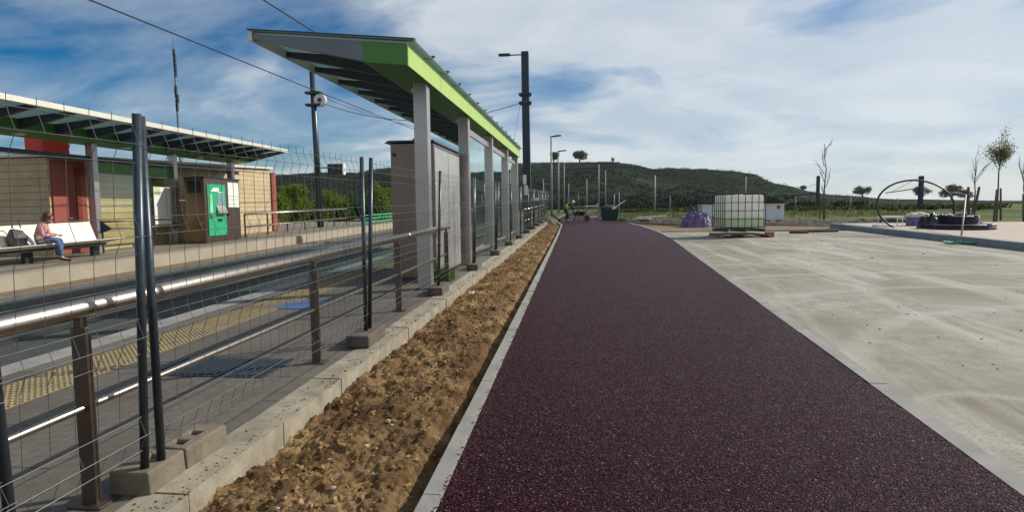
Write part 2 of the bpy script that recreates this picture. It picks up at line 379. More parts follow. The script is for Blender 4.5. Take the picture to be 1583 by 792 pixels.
def ribbon(name, left, right, z0, m, sub=1, edge=.1):
    """sheet with a skirt between two polylines of (x,y)"""
    mb = MB(); n = len(left)
    for (a, b) in zip(left, right):
        for x, y in (a, b): mb.v.append((x,y,gz(y)+z0))
        for x, y in (b, a): mb.v.append((x,y,gz(y)+z0-edge))
    for i in range(n-1):
        a = 4*i; b = a+4
        for k in range(4): mb.f.append([a+k, a+(k+1)%4, b+(k+1)%4, b+k]); mb.m.append(0)
    mb.f.append([0,3,2,1]); mb.m.append(0); a = 4*(n-1); mb.f.append([a,a+1,a+2,a+3]); mb.m.append(0)
    return struct(name, mb, m)
pl = [(-.76,-6),(-.74,3),(-.88,24),(-1.0,34.5),(-1.3,37.5),(-1.8,41),(-1.7,46),(-1.2,60)]
pr = [(2.0,-6),(2.30,3.3),(3.36,22.8),(3.46,27.9),(3.2,34),(2.5,42),(2.1,48),(1.9,60)]
ribbon('path', pl, pr, .004, m_path)
# left kerb of the path, built from separate-looking stones (joints are gaps in one strip)
def kerb_strip(name, pts, w, h0, h1, m, seg=1.0, gap=.006):
    mb = MB()
    for (a, b) in zip(pts[:-1], pts[1:]):
        a = Vector((a[0],a[1])); b = Vector((b[0],b[1])); L = (b-a).length; n = max(1, round(L/seg)); d = (b-a)/n; nn = Vector((-d.y,d.x)).normalized()*w
        for i in range(n):
            p = a+d*i; q = a+d*(i+1)-d.normalized()*gap; j = R.uniform(-.004,.004)
            c = [p, q, q+nn, p+nn]
            vs = [(v.x,v.y,gz(v.y)+h0) for v in c]+[(v.x,v.y,gz(v.y)+h1+j) for v in c]
            mb.quadset(vs, [(0,1,2,3),(7,6,5,4),(0,4,5,1),(1,5,6,2),(2,6,7,3),(3,7,4,0)])
    return struct(name, mb, m)
kerb_strip('path_kerb', pl, .09, -.2, .045, m_kerb2)
kerb_strip('lot_kerb', [(x+.14,y) for x,y in pr], .135, -.1, .009, m_kerb2, seg=2.0, gap=.004)
# concrete lot
lf = [(x+.145,y) for x,y in pr if y < 28]
mb = MB(); lp = [(x,y) for x,y in lf]
rows = [(2.15,-6),(2.445,3.3),(3.5,22.8),(3.6,27.3)]
for x, y in rows: mb.v += [(x,y,gz(y)+.0), (12.0,y,gz(y)+.0)]
for i in range(3): mb.f.append([2*i,2*i+1,2*i+3,2*i+2]); mb.m.append(0)
struct('concrete_lot', mb, m_lot)
mb = MB()
for y in (-6,3,8): mb.v += [(12.0,y,gz(y)),(40,y,gz(y))]
mb.f = [[0,1,3,2],[2,3,5,4]]; mb.m = [0,0]
struct('concrete_lot', mb, m_lot)
# raised sidewalk on the right
mb = MB().sbox(12.15, 22, 8, 30, -.1, .2)
struct('sidewalk', mb, m_sidewalk)
kerb_strip('sidewalk_kerb', [(12.15,8),(12.0,17.9),(11.85,27.8),(11.9,30)], .16, -.1, .215, m_bluekerb)
# soil bed
def soil_h(x, y, u):
    n = noise.fractal(Vector((x*1.6, y*1.2, 3.1)), 1.0, 2.0, 4)*.05
    n += noise.fractal(Vector((x*9, y*9, 1.7)), .8, 2.1, 4)*.036
    n += abs(noise.noise(Vector((x*24, y*24, 9.2))))*.042*min(1, 6/max(y,3))
    base = -.04 + .035*math.sin(min(u,.85)*3.0) - .10*max(0, min(1,(u-.82)/.12))
    return gz(y) + base + n
def lx(y):                                  # soil's right edge follows the path kerb
    for (a, b) in zip(pl[:-1], pl[1:]):
        if a[1] <= y <= b[1]: return a[0]+(b[0]-a[0])*(y-a[1])/(b[1]-a[1])-.09
    return -3
def soil():
    ys = []; y = -2.0
    while y < 41: ys.append(y); y += max(.013, .0045*abs(y)) if y > 1.5 else .06
    nx = 84; mb = MB()
    for y in ys:
        x1 = lx(y)+.02
        for i in range(nx+1):
            u = i/nx; x = -2.01+(x1+2.01)*u; mb.v.append((x,y,soil_h(x,y,u)))
    n = nx+1
    for j in range(len(ys)-1):
        for i in range(nx): mb.f.append([j*n+i,j*n+i+1,(j+1)*n+i+1,(j+1)*n+i]); mb.m.append(0)
    struct('soil', mb, m_soil, smooth=True)
soil()
mb = MB(); rr = random.Random(4)
for k in range(12000):
    y = 1.8+38*rr.random()**2.2; x1 = lx(y); u = rr.random(); x = -1.97+(x1+1.97)*u
    s = min(.026, .003+.007*rr.random()**6*3)*(1+y/30)
    mb.blob((x,y,soil_h(x,y,u)+s*.25), (s*rr.uniform(.7,1.3),s*rr.uniform(.7,1.3),s*.7), k, .3, 0, 3, 5)
tag(mb.build('soil_clods', m_clod), 'brown clods and crumbs of loose earth in the planting bed', None, None, 'stuff')
mb = MB()
for k in range(60):
    y = 2.2+25*rr.random()**2; x1 = lx(y); u = rr.random(); x = -1.97+(x1+1.97)*u; s = rr.uniform(.006,.02)*(1+y/20)
    mb.blob((x,y,soil_h(x,y,u)+s*.3), (s*1.2,s,s*.6), k, .25, 0, 4, 6)
tag(mb.build('bed_stones', mat('pale_stone',(.38,.32,.23),.8,var=.3,vs=9)), 'small pale stones scattered through the soil', None, None, 'stuff')
mb = MB()
for k in range(420):
    y = 3+24*rr.random()**1.5; x = 2.5+y*.05+ (11.7-2.5-y*.05)*rr.random(); s = rr.uniform(.004,.012)*(1+y/40)*(1 if rr.random() < .95 else 2.0)
    mb.blob((x,y,gz(y)+s*.3), (s*1.1,s,s*.6), k, .3, 0, 3, 5)
tag(mb.build('lot_pebbles', m_pebble), 'small dark pebbles scattered over the dusty concrete', None, None, 'stuff')

mb = MB(); rr = random.Random(77)
for k in range(1500):
    y = 2+34*rr.random()**1.8; s = rr.uniform(.002,.007)*(1+y/25)
    if rr.random() < .6: x = lx(y)+.09+abs(rr.gauss(0,.07)); z = .045 if x < lx(y)+.18 else .006
    else: x = -2.0-abs(rr.gauss(0,.09)); z = .106
    mb.blob((x,y,gz(y)+z+s*.4), (s*1.2,s,s*.7), k, .3, 0, 3, 5)
tag(mb.build('spilled_soil', mat('damp_crumbs',(.10,.065,.035),.95,var=.4,vs=9,spec=.05)), 'crumbs of earth spilled over the kerbs and path edge', None, None, 'stuff')
# platforms and track
mb = MB()
mb.sbox(-5.05, -2.26, -6, 46, -.4, .10)
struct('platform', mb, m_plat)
def plat_kerb():
    mb = MB(); y = -3.22; k = 0
    while y < 42:
        x1 = -2.0+R.uniform(-.006,.006); dz = R.uniform(-.004,.004); y1 = y+.985
        mb.sbox(-2.255, x1, y, y1, -.35, .105+dz); y += 1.0
    struct('platform_kerb', mb, m_kerb)
plat_kerb()
mb = MB(); mb.sbox(-5.35, -5.055, -6, 46, -.4, .104)
struct('platform_edge', mb, m_kerb2)
mb = MB(); mb.sbox(-12.1, -11.7, -6, 40, -.4, .15); struct('far_platform_edge', mb, mat('far_edge_concrete',(.31,.275,.21),.8,var=.15,vs=1.5,bs=20))
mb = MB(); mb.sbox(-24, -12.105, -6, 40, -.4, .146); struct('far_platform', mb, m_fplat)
mb = MB(); mb.sbox(-11.15, -5.36, -6, 110, -.5, -.2); struct('track_bed', mb, m_track)
mb = MB(); mb.sbox(-11.69, -11.16, -6, 110, -.5, -.17); struct('track_margin', mb, m_brownstrip)
for X in (-6.0,-7.435,-9.3,-10.735):
    mb = MB(); mb.sbox(X-.035, X+.035, -6, 110, -.199, -.13); struct('track_rail', mb, m_rail)
# concrete band the near rails run in
mb = MB()
for X in (-6.72,-10.0):
    mb.sbox(X-1.2, X-.78, -6, 110, -.26, -.185); mb.sbox(X+.78, X+1.1, -6, 110, -.26, -.188)
struct('track_band', mb, mat('track_concrete',(.12,.12,.11),.85,var=.2,vs=3,bs=30))
# tactile strip with real studs
mb = MB(); mb.sbox(-4.75,-4.2,-4,44,.02,.105)
struct('tactile_strip', mb, m_ochre)
mb = MB(); y = 3.6
while y < 15:
    for i in range(10):
        x = -4.72+.054*i+.01; g = gz(y)+.105; r = .017
        mb.quadset([(x-r,y-r,g),(x+r,y-r,g),(x+r,y+r,g),(x-r,y+r,g),(x-r*.5,y-r*.5,g+.009),(x+r*.5,y-r*.5,g+.009),(x+r*.5,y+r*.5,g+.009),(x-r*.5,y+r*.5,g+.009)],
                   [(0,1,5,4),(1,2,6,5),(2,3,7,6),(3,0,4,7),(4,5,6,7)])
    y += .055
struct('tactile_studs', mb, m_ochre)

# cast iron grate and blue plate in the platform
o = thing('drain_grate', 'dark slotted grate set in the near platform floor', 'grate', (-3.25,5.05,gz(5.05)+.101)); o.rotation_euler.x = math.atan(GR)
mb = MB(); mb.box((-.55,-.3,0),(.55,.3,.006)); mb.build('frame', m_dark, o)
mb = MB()
for i in range(18): mb.box((-.5+i*.057,-.26,.0065),(-.475+i*.057,.26,.014))
mb.build('bars', m_galv, o)
o = MB().box((-.34,-.3,0),(.34,.3,.008)).build('floor_plate', m_blue, None); o.location = (-4.0,8.2,gz(8.2)+.102); o.rotation_euler.x = math.atan(GR)
tag(o, 'flat blue floor marker between handrail and tactile strip', 'floor marker')

# ------------------------------------------------------------------ temporary mesh fence
FX = -2.25; PITCHL = 3.27
def fence_panel_parts(root, L, gate=False):
    for yy in (.03, L-.03):
        MB().tube([(0,yy,.0),(0,yy,1.88)], .0215, 12).build('post', m_galv, root, True)
    w = MB(); r = .0019; zs = [1.73, 1.28, .77, .26]
    def wire(pts): w.tube(pts, r, 4, cap=False)
    n = int(round((L-.12)/.125))
    for i in range(n+1):
        y = .06+(L-.12)*i/n; pts = [(0,y,1.87)]
        for z in zs: pts += [(0,y,z+.09),(.035,y,z),(0,y,z-.09)]
        pts.append((0,y,.12)); wire(pts)
    for z in zs:
        for dz, dx in ((.09,0),(0,.035),(-.09,0)): wire([(dx+.005,.03,z+dz),(dx+.005,L-.03,z+dz)])
    w.build('mesh', m_wire, root)
proto = None
plabels = [None, 'mesh fence panel beside the round handrail, second one from the camera', 'mesh fence panel standing in front of the bare handrail end, third from the camera',
 'mesh fence panel in front of the steel cabinet side', 'mesh fence panel across the first glazed shelter bay', 'mesh fence panel across the second glazed shelter bay', 'mesh fence panel across the last glazed shelter bay']
def setp(o, x, y, rz=0, rx=None):
    o.location = (x, y, gz(y)+.16); o.rotation_euler = (math.atan(GR) if rx is None else rx, 0, rz)
GP = 'temporary mesh fence panels along the platform kerb'
o = thing('mesh_fence', 'narrow mesh fence panel between the two nearest post pairs', 'fence panel', group=GP); fence_panel_parts(o, .90); setp(o, FX-.01, 1.93); o.rotation_euler.y = rad(3.1)
FB = [2.84+PITCHL*i for i in range(12)]
for i, y in enumerate(FB):
    if i == 0:
        proto = thing('mesh_fence', 'x', 'fence panel', group=GP); fence_panel_parts(proto, PITCHL-.09); o = proto
    else: o = copy_tree(proto)
    setp(o, FX + (R.uniform(-.02,.02) if i else .012), y+(0 if i else .03)); o.rotation_euler.y = rad([.7,2.6,2.0,1.2,2.2,1.0,1.6,.8,1.8,1.1,1.5,.9][i])
    o['label'] = ('mesh fence panel right beside the nearest block feet, crossing the big round handrail' if i == 0 else plabels[i] if i < 7 else 'distant mesh fence panel beyond the shelter end, one of an overlapping row')
    if i == 1: o['label'] = 'mesh fence panel in front of the handrail end and steel cabinet front'
    if i == 2: o['label'] = 'mesh fence panel across the sunlit long side of the steel cabinet'
    if i == 3: o['label'] = 'mesh fence panel across the first glazed shelter bay'
    if i == 4: o['label'] = 'mesh fence panel across the second glazed shelter bay'
    if i == 5: o['label'] = 'mesh fence panel across the last glazed shelter bay'
    if i == 6: o['label'] = 'mesh fence panel just past the shelter end, beside the tall dark pole'
o = copy_tree(proto); setp(o, FX-.02, 2.08-PITCHL+.12); o.rotation_euler.y = rad(-.6); o['label'] = 'nearest mesh fence panel at the left picture edge, mostly out of view'
o = copy_tree(proto); o.location = (-2.9, 43.6, gz(43.6)+.05); o.rotation_euler = (0,0,rad(-62)); o['label'] = 'mesh fence panel turned across the far end of the soil bed'
o = copy_tree(proto); o.location = (-5.8, 45.2, gz(45)+.05); o.rotation_euler = (0,0,rad(-70)); o['label'] = 'mesh fence panel behind the far railing, left of the turned panel'
# feet
GF = 'feet of the mesh fence'
fl = ['dark block foot at the post pair beside the handrail middle','dark block foot at the post pair by the handrail end','dark block foot near weeds at the cabinet corner',
      'dark block foot before the first glass bay','dark block foot before the second glass bay','dark block foot before the third glass bay']
fproto = None
for i, y in enumerate(FB[1:]):
    if fproto is None:
        fproto = MB().box((-.12,-.3,0),(.12,.3,.13)).build('concrete_block', m_foot, None, bevel=.02); o = fproto
    else: o = fproto.copy(); C.objects.link(o)
    o.location = (FX, y-.04, gz(y)+.104); o.rotation_euler = (math.atan(GR),0,R.uniform(-.05,.05))
    tag(o, fl[i] if i < 6 else 'small distant block foot of the fence beyond the shelter', 'fence foot', GF)
def holed_block(name, L, holes, seed, notch):
    """concrete fence foot with real slots in the top, slots open through a frame of bars"""
    W = .108; H = .125; D = .055; mb = MB(); xs = [-W,-.04,.04,W]; ys = [0]
    for h in holes: ys += [h-.03,h+.03]
    ys.append(L); rr = random.Random(seed); n = len(ys)
    def J(): return rr.uniform(-.004,.004)
    top = [[(x+J(),y+J(),H+J()) for x in xs] for y in ys]; idx = {}
    for j, row in enumerate(top):
        for i, v in enumerate(row): idx[(i,j)] = len(mb.v); mb.v.append(v)
    def face(f): mb.f.append(f); mb.m.append(0)
    for j in range(n-1):
        for i in range(3):
            a, b_, c_, d_ = idx[(i,j)], idx[(i+1,j)], idx[(i+1,j+1)], idx[(i,j+1)]
            if i == 1 and j % 2 == 1:
                k = len(mb.v)
                for q in (a,b_,c_,d_): mb.v.append((mb.v[q][0]*.9, mb.v[q][1], H-D))
                for u, v2 in ((0,1),(1,2),(2,3),(3,0)): face([(a,b_,c_,d_)[u],(a,b_,c_,d_)[v2],k+v2,k+u])
                face([k,k+1,k+2,k+3])
            else: face([a,b_,c_,d_])
    ring = [idx[(i,0)] for i in range(4)]+[idx[(3,j)] for j in range(1,n)]+[idx[(i,n-1)] for i in (2,1,0)]+[idx[(0,j)] for j in range(n-2,0,-1)]
    k = len(mb.v)
    for q in ring: mb.v.append((mb.v[q][0]*1.05, mb.v[q][1], 0))
    m_ = len(ring)
    for q in range(m_): face([ring[q], k+q, k+(q+1)%m_, ring[(q+1)%m_]])
    return mb.build(name, m_block, None, bevel=.012)
o = holed_block('concrete_block', .29, [.2], 1, .03); o.location = (-2.30,2.74,gz(2.74)+.104); o.rotation_euler = (math.atan(GR),0,rad(2))
tag(o, 'pale concrete block foot under the nearest pair of dark tubes', 'fence foot', GF)
o = holed_block('concrete_block', .36, [.09,.21], 2, .0); o.location = (-2.305,3.05,gz(3.05)+.104); o.rotation_euler = (math.atan(GR),0,rad(-3))
tag(o, 'pale concrete block with two holes lying behind the nearest foot', 'fence foot', GF)

# ------------------------------------------------------------------ near handrail
def handrail(name, label, y0, y1, posts, X=-2.43):
    o = thing(name, label, 'handrail', (X,y0,gz(y0)+.1), group='steel handrails by the platforms')
    def P(y, h, x=0): return (x, y-y0, gz(y)-gz(y0)+h)
    MB().tube([P(y0,.99),P(y1,.99)], .047, 20).build('top_rail', m_steel, o, True)
    MB().tube([P(y0,.50),P(y1-.1,.50)], .019, 12).build('lower_rail', m_steel, o, True)
    for y in posts:
        b = MB(); b.box((-.04,y-y0-.010,P(y,0)[2]),(.04,y-y0+.010,P(y,.90)[2])); b.box((-.036,y-y0+.018,P(y,0)[2]),(.036,y-y0+.03,P(y,.86)[2]))
        b.box((-.02,y-y0-.012,P(y,.90)[2]),(.02,y-y0+.03,P(y,.955)[2])); b.box((-.09,y-y0-.05,P(y,0)[2]),(.09,y-y0+.09,P(y,.012)[2]))
        b.build('post', m_steelb, o, bevel=.003)
    for y in posts[1::2]:
        MB().tube([P(y+.5-.05,.99),P(y+.5+.05,.99)], .0495, 20).build('joint_sleeve', m_steel, o, True)
    return o
handrail('handrail', 'big round polished steel handrail running into the left foreground', -3, 10.95, [.2,2.64,5.24,7.8,10.75])
handrail('handrail', 'short steel handrail by the platform beyond the shelter end', 26, 41, [26.2,29.2,32.2,35.2,38.2,40.8])

# ------------------------------------------------------------------ shelters
def shelter(name, label, y0, y1, cols, s, X, mirror, soff):
    """s: +1 near (roof reaches to -x), -1 far (roof reaches to +x). Profile in u from the spine edge."""
    o = thing(name, label, 'tram shelter', (X,y0,gz(y0)), group='green and steel tram shelters')
    zb = gz(y0)
    def q(u, z): return (-u*s, z-zb)
    L = y1-y0
    # spine box
    sp = MB(); sp.prism([q(.02,3.64),q(.02,3.93),q(.66,4.0),q(.66,3.70)], 0, L); sp.build('spine', m_green, o)
    for k in range(8): f = MB(); f.prism([q(0,3.63),q(0,3.95),q(.018,3.95),q(.018,3.63)], .003+L*k/8, L*(k+1)/8-.006); f.build('fascia_panel', m_lime, o)
    # end plates & ribs
    n = int(round(L/1.06))
    for i in range(n+1):
        y = i*L/n; a = max(0,y-.05) ; b = min(L,a+.1)
        rb = MB(); rb.prism([q(.662,3.72),q(.662,4.0),q(2.30,4.165),q(2.30,4.09)], a, b)
        rb.build('end_rib' if i in (0,n) else 'rib', m_endrib if i in (0,n) else m_rib, o)
    t = MB(); t.prism([q(2.302,4.06),q(2.302,4.20),q(2.36,4.205),q(2.36,4.075)], -.02, L+.02); t.build('edge_trim', m_alu, o)
    g = MB(); g.prism([q(-.10,3.965),q(-.10,3.98),q(2.30,4.215),q(2.30,4.20)], -.03, L+.03); g.build('roof_glass', [m_frost], o)
    d = MB(); d.prism([q(-.105,3.985),q(-.105,3.995),q(2.37,4.235),q(2.37,4.222)], -.04, .06); d.build('end_flashing', m_dark, o)
    for i in range(1,n): br = MB(); br.box((-.06 if s>0 else -.02,i*L/n-.03,3.99-zb),(.13 if s>0 else .06,i*L/n+.03,4.012-zb)); br.build('glass_clip', m_dark, o)
    for k in range(int(L/3.7)):
        lp = MB(); yc = 1.9+k*3.7; px = -.36*s
        lp.tube([(px,yc,3.70-zb),(px,yc,3.63-zb)], .14, 16); lp.build('ceiling_light', m_alu, o, True)
    for y in cols:
        c = MB(); xa, xb = (-.30,-.07) if s>0 else (.07,.30); gg = gz(y)-zb+.1
        c.box((xa,y-y0,gg),(xb,y-y0+.2,3.7-zb)); cc = c.build('column', m_colm, o, bevel=.012)
        c = MB(); c.box((xa-.04,y-y0-.04,gg),(xb+.04,y-y0+.24,gg+.015)); c.build('base_plate', m_dark, cc)
    return o, zb
NC = [9.73,13.38,17.05,20.75,24.0]
sh, zb = shelter('tram_shelter', 'near tram shelter with lime fascia and slanted roof above the fence', 8.45, 24.3, NC, 1, -2.40, False, 0)
def bay(o, y0b, zb, ya, yb, xg, glazed=True, top=3.32, bot=.35, m=m_glass):
    f = MB(); a = ya-y0b; b = yb-y0b; g0 = gz(ya)-zb
    f.box((xg-.03,a,top-zb-.0),(xg+.03,b,top+.14-zb)); fo = f.build('glass_header', m_colm, o)
    f = MB(); f.box((xg-.025,a,g0+bot-.06),(xg+.025,b,g0+bot)); f.build('glass_sill', m_colm, o)
    p = MB(); mid = (a+b)/2
    p.box((xg-.005,a+.003,g0+bot+.003),(xg+.005,mid-.01,top-zb-.003)); p.box((xg-.005,mid+.01,g0+bot+.003),(xg+.005,b-.003,top-zb-.003))
    p.build('glass_pane', m, o)
for a, b in zip(NC[1:-1], NC[2:]): bay(sh, 8.45, zb, a+.2, b, -.19)
sh['label'] = 'near tram shelter with lime fascia and slanted ribbed roof above the fence'
# pole-side advertising frames inside shelter: pale green etched band on panes
for i, (a, b) in enumerate(zip(NC[1:-1], NC[2:])):
    e = MB(); e.box((-.215, a+.45-8.45, gz(a)-zb+1.35),(-.205, a+.60-8.45, gz(a)-zb+2.2)); e.build('pane_notice', m_white, sh)
# perch rail in the near shelter
for k, yy in enumerate((14.2,)):
    o = thing('perch_rail', 'slim steel leaning rail inside the near shelter behind glass', 'leaning rail', (-3.0,yy,gz(yy)+.1))
    MB().tube([(0,0,.75),(0,2.4,.78)], .03, 10).build('rail', m_steel, o, True)
    MB().tube([(.12,0,.60),(.12,2.4,.63)], .03, 10).build('rail', m_steel, o, True)
    for y in (.3,2.1): MB().box((-.03,y,0),(.03,y+.05,.74)).build('leg', m_colm, o)

FC = [9.3,12.9,16.5,20.1,23.7]
fs, fzb = shelter('tram_shelter', 'far tram shelter with pale roof edge over the opposite platform', 8.5, 24.6, FC, -1, -14.66, True, 0)
f = MB(); f.box((.12,.3,3.18-fzb),(.20,15.9,3.30-fzb)); f.build('beam', m_dark, fs)
for a, b in zip(FC[2:-1], FC[3:]):
    f = MB(); f.box((.14,a+.2-8.5,2.82-fzb),(.17,b-8.5,3.14-fzb)); f.build('green_band', m_green, fs)
    f = MB(); f.box((.15,a+.2-8.5,.65-fzb),(.16,b-8.5,2.817-fzb)); f.build('glass_pane', glass_mat('green_glass',(.95,.97,.90),.03), fs)
    break
o = MB().box((0,-.42,-.65),(.02,.42,.65)).build('poster', m_white, None); o.location = at_x(251,318,-14.46)
tag(o, 'white notice sheet on the far shelter glass beside the ticket machine', 'poster')
p = MB().box((.021,-.40,.35),(.023,-.1,.62)).build('green_corner', mat('notice_green',(.45,.62,.35),.6), o)

# steel cabinet
o = thing('steel_cabinet', 'tall brushed steel cabinet under the near shelter roof', 'cabinet', (-3.43,10.75,gz(10.75)+.1))
H = 2.8-o.location.z
MB().box((0,0,.06),(.80,2.3,H)).build('body', m_panel, o, bevel=.01)
MB().box((.02,.03,0),(.78,2.27,.058)).build('plinth', m_dark, o)
c = MB(); c.quadset([(-.10,-.05,H+.01),(.83,-.03,H+.01),(.83,2.35,H+.01),(-.10,2.35,H+.01),(-.02,-.05,H+.05),(.81,-.03,H+.05),(.81,2.33,H+.05),(-.02,2.33,H+.05)],[(0,3,2,1),(4,5,6,7),(0,1,5,4),(1,2,6,5),(2,3,7,6),(3,0,4,7)])
c.build('cap', m_dark, o)
for y in (.03,1.17): MB().box((.803,y,.12),(.815,y+1.1,H-.08)).build('door', mat('sunlit_steel_door',(.52,.52,.50),.38,.75,var=.1,vs=1.5), o, bevel=.004)  # paler than the body: sunlight on this side is painted into the colour
MB().tube([(.07,-.003,H-.2),(.07,-.02,H-.2)], .035, 12).build('vent', m_black, o)
MB().tube([(.3,.5,H+.05),(.3,.5,H+.14)], .02, 8).build('stub', m_dark, o)

# ------------------------------------------------------------------ far platform building
b = thing('station_building', 'cream block station building with red door behind the far platform', 'building', (-15,15.6,gz(15.6)+.146))
zb2 = b.location.z; Ht = 3.2-zb2
w = MB(); w.quadset([(0,0,-.1),(0,12.4,-.1),(-5,12.4,-.1),(-5,0,-.1),(0,0,Ht),(0,12.4,Ht+.42),(-5,12.4,Ht+.42),(-5,0,Ht)],[(0,1,5,4),(1,2,6,5),(2,3,7,6),(3,0,4,7),(4,5,6,7),(3,2,1,0)])
w.build('wall', m_wall, b)
d = MB(); d.box((.003,.08,.02),(.05,1.25,Ht-.05)); dd = d.build('door', m_red, b)
MB().box((.052,.86,.8),(.062,1.05,Ht-.25)).build('seam', mat('dark_red',(.17,.02,.015),.5), dd)
MB().tube([(.05,.55,1.05),(.11,.55,1.05),(.11,.68,1.05)], .015, 8).build('handle', m_steel, dd)
MB().box((-.05,12.405,-.1),(.08,12.8,Ht+.28)).build('end_panel', m_red, b)
rf = MB(); rf.quadset([(.12,-.1,Ht+.02),(.12,12.5,Ht+.45),(-5.1,12.5,Ht+.45),(-5.1,-.1,Ht+.02),(.12,-.1,Ht+.10),(.12,12.5,Ht+.54),(-5.1,12.5,Ht+.54),(-5.1,-.1,Ht+.10)],[(0,1,5,4),(1,2,6,5),(2,3,7,6),(3,0,4,7),(4,5,6,7),(3,2,1,0)])
rf.build('roof', m_alu, b)
MB().box((-.6,-.05,Ht+.10),(-.05,.85,Ht+.75)).build('vent_box', m_redb, b)
MB().box((-.02,7.2,2.15),(.04,7.9,2.2)).build('wall_vent', m_dark, b)
MB().box((-.02,7.8,Ht-.02),(.15,12.4,Ht+.28)).build('fascia_board', m_alu, b) if False else None
# white bench
def far_bench():
    y0, y1 = 11.2, 15.75; o = thing('platform_bench', 'long white bench with sloping back on the far platform', 'bench', (-13.7,y0,gz(y0)+.146))
    L = y1-y0; k = GR
    def sl(mb):
        mb.v = [(x,y,z+k*y) for x,y,z in mb.v]; return mb
    s = MB(); s.prism([(-.1,.43),(.48,.47),(.50,.44),(.30,.36),(-.05,.36)], 0, L); 
    # pointed end of the seat
    s.quadset([(-.1,L,.43),(.48,L,.47),(.50,L,.44),(.30,L,.36),(-.05,L,.36),(.48,L+.55,.47)],[(0,1,5),(1,2,5),(2,3,5),(3,4,5),(4,0,5)])
    sl(s).build('seat', m_bench, o)
    s = MB(); s.prism([(-.1,.44),(-.05,.44),(-.24,.95),(-.29,.94)], 0, L); sl(s).build('backrest', m_bench, o)
    s = MB(); s.prism([(0,.30),(.34,.30),(.34,.355),(0,.355)], .1, L-.1); sl(s).build('frame', m_black, o)
    for y in (.4,2.1,L-.35):
        s = MB(); s.box((.02,y,0),(.14,y+.22,.30)); sl(s).build('leg', m_black, o)
far_bench()
o = thing('perch_rail', 'twin tube leaning rail with dark end brackets beside the white bench', 'leaning rail', (-13.8,16.1,gz(16.1)+.146))
MB().tube([(-.12,0,.93),(-.12,3.2,.95)], .03, 10).build('rail', m_steelb, o, True)
MB().tube([(.12,.1,.72),(.12,3.5,.74)], .035, 10).build('rail', m_steel, o, True)
for y in (.05,3.2): 
    s = MB(); s.prism([(-.16,.95),(.16,.74),(.10,.68),(-.16,.60)], y, y+.06); s.build('bracket', m_dark, o)
for y in (.1,3.0): MB().tube([(-.14,y,0),(-.14,y,.62)], .028, 8).build('leg', m_steelb, o)
# ticket machine
o = thing('ticket_machine', 'steel ticket machine with green front on the far platform', 'ticket machine', (-13.9,19.95,gz(19.95)+.146)); o.scale = (.87,.8,1.03)
z = o.location.z; H = 2.74-z; Wd = 2.75
MB().box((0,0,.06),(.86,Wd,H)).build('body', m_panel, o, bevel=.01)
MB().box((-.03,-.03,H+.002),(.9,Wd+.03,H+.035)).build('top', m_dark, o)
MB().box((.02,.02,0),(.84,Wd-.02,.058)).build('plinth', m_steelb, o)
g = MB().box((.862,.18,.25),(.885,1.55,2.05)).build('front_panel', m_tgreen, o, bevel=.01)
MB().box((.886,.9,1.32),(.893,1.42,1.72)).build('screen', mat('machine_screen',(.18,.32,.34),.15,var=.2,vs=4), g)
MB().prism([(.886,.98),(1.05,1.02),(1.0,1.08),(.886,1.32)], .78, 1.45).build('keypad', m_steel, g)
MB().box((.886,.84,.74),(.892,1.2,.84)).build('ticket_slot', m_black, g)
MB().box((.886,.28,1.05),(.891,.52,1.70)).build('pale_strip', mat('pale_green',(.30,.62,.36),.4), g)
s = MB(); s.quadset([(.887,.42,1.80),(.887,.62,1.93),(.887,1.02,1.93),(.887,1.02,1.80),(.891,.42,1.80),(.891,.62,1.93),(.891,1.02,1.93),(.891,1.02,1.80)],[(0,1,2,3),(7,6,5,4),(0,4,5,1),(1,5,6,2),(2,6,7,3),(3,7,4,0)])
lg = s.build('logo', m_white, g)
s = MB()
for y in (.68,.80,.9): s.box((.892,y,1.82),(.894,y+.06,1.90))
s.build('logo_marks', m_tgreen, lg) if False else None
MB().box((.886,.95,1.76),(.890,1.35,1.79)).build('label_strip', m_white, g)
MB().box((.886,.25,.86),(.92,.5,1.0)).build('coin_tray', m_steel, g, bevel=.01)
ip = MB().box((.862,1.78,1.25),(.872,2.66,2.15)).build('info_sheet', m_white, o)
s = MB()
for zz in (1.36,1.52,1.63): s.box((.8725,1.82,zz),(.874,2.62,zz+.03))
s.build('printed_lines', mat('print_green',(.25,.48,.2),.6), ip)
MB().box((.862,1.62,.95),(.96,1.76,1.08)).build('card_reader', m_black, o)
MB().box((-.0,-.02,1.78),(.86,-.003,2.05)).build('side_grille', m_black, o) if False else None
s = MB().box((.12,-.012,H-.52),(.72,-.001,H-.12)).build('side_screen', m_black, o)
# far stainless railing + green railing
def railing(name, label, pts, h, m, r, posts, bars=(1,.45), group=None):
    o = thing(name, label, 'railing', pts[0], group=group); p0 = Vector(pts[0])
    for f in bars: MB().tube([Vector(p)-p0+Vector((0,0,h*f)) for p in pts], r, 8).build('rail', m, o, True)
    for a, b2 in zip(pts[:-1], pts[1:]):
        a = Vector(a)-p0; b2 = Vector(b2)-p0
        for i in range(posts+1):
            q = a.lerp(b2, i/posts); MB().bar(q, q+Vector((0,0,h)), .05, .05).build('post', m if m != m_steel else m_steelb, o)
    return o
railing('platform_railing', 'slim steel railing along the far platform past the ticket machine', [(-13.6,23.2,gz(23.2)+.15),(-13.6,34,gz(34)+.15)], .95, m_steel, .04, 6)
railing('green_railing', 'bright green tube railing at the far end of the opposite platform', [(-12.4,33.3,gz(33)+.1),(-12.2,38.5,gz(38)+.1)], .62, m_tgreen, .04, 4, (1,.7,.35))

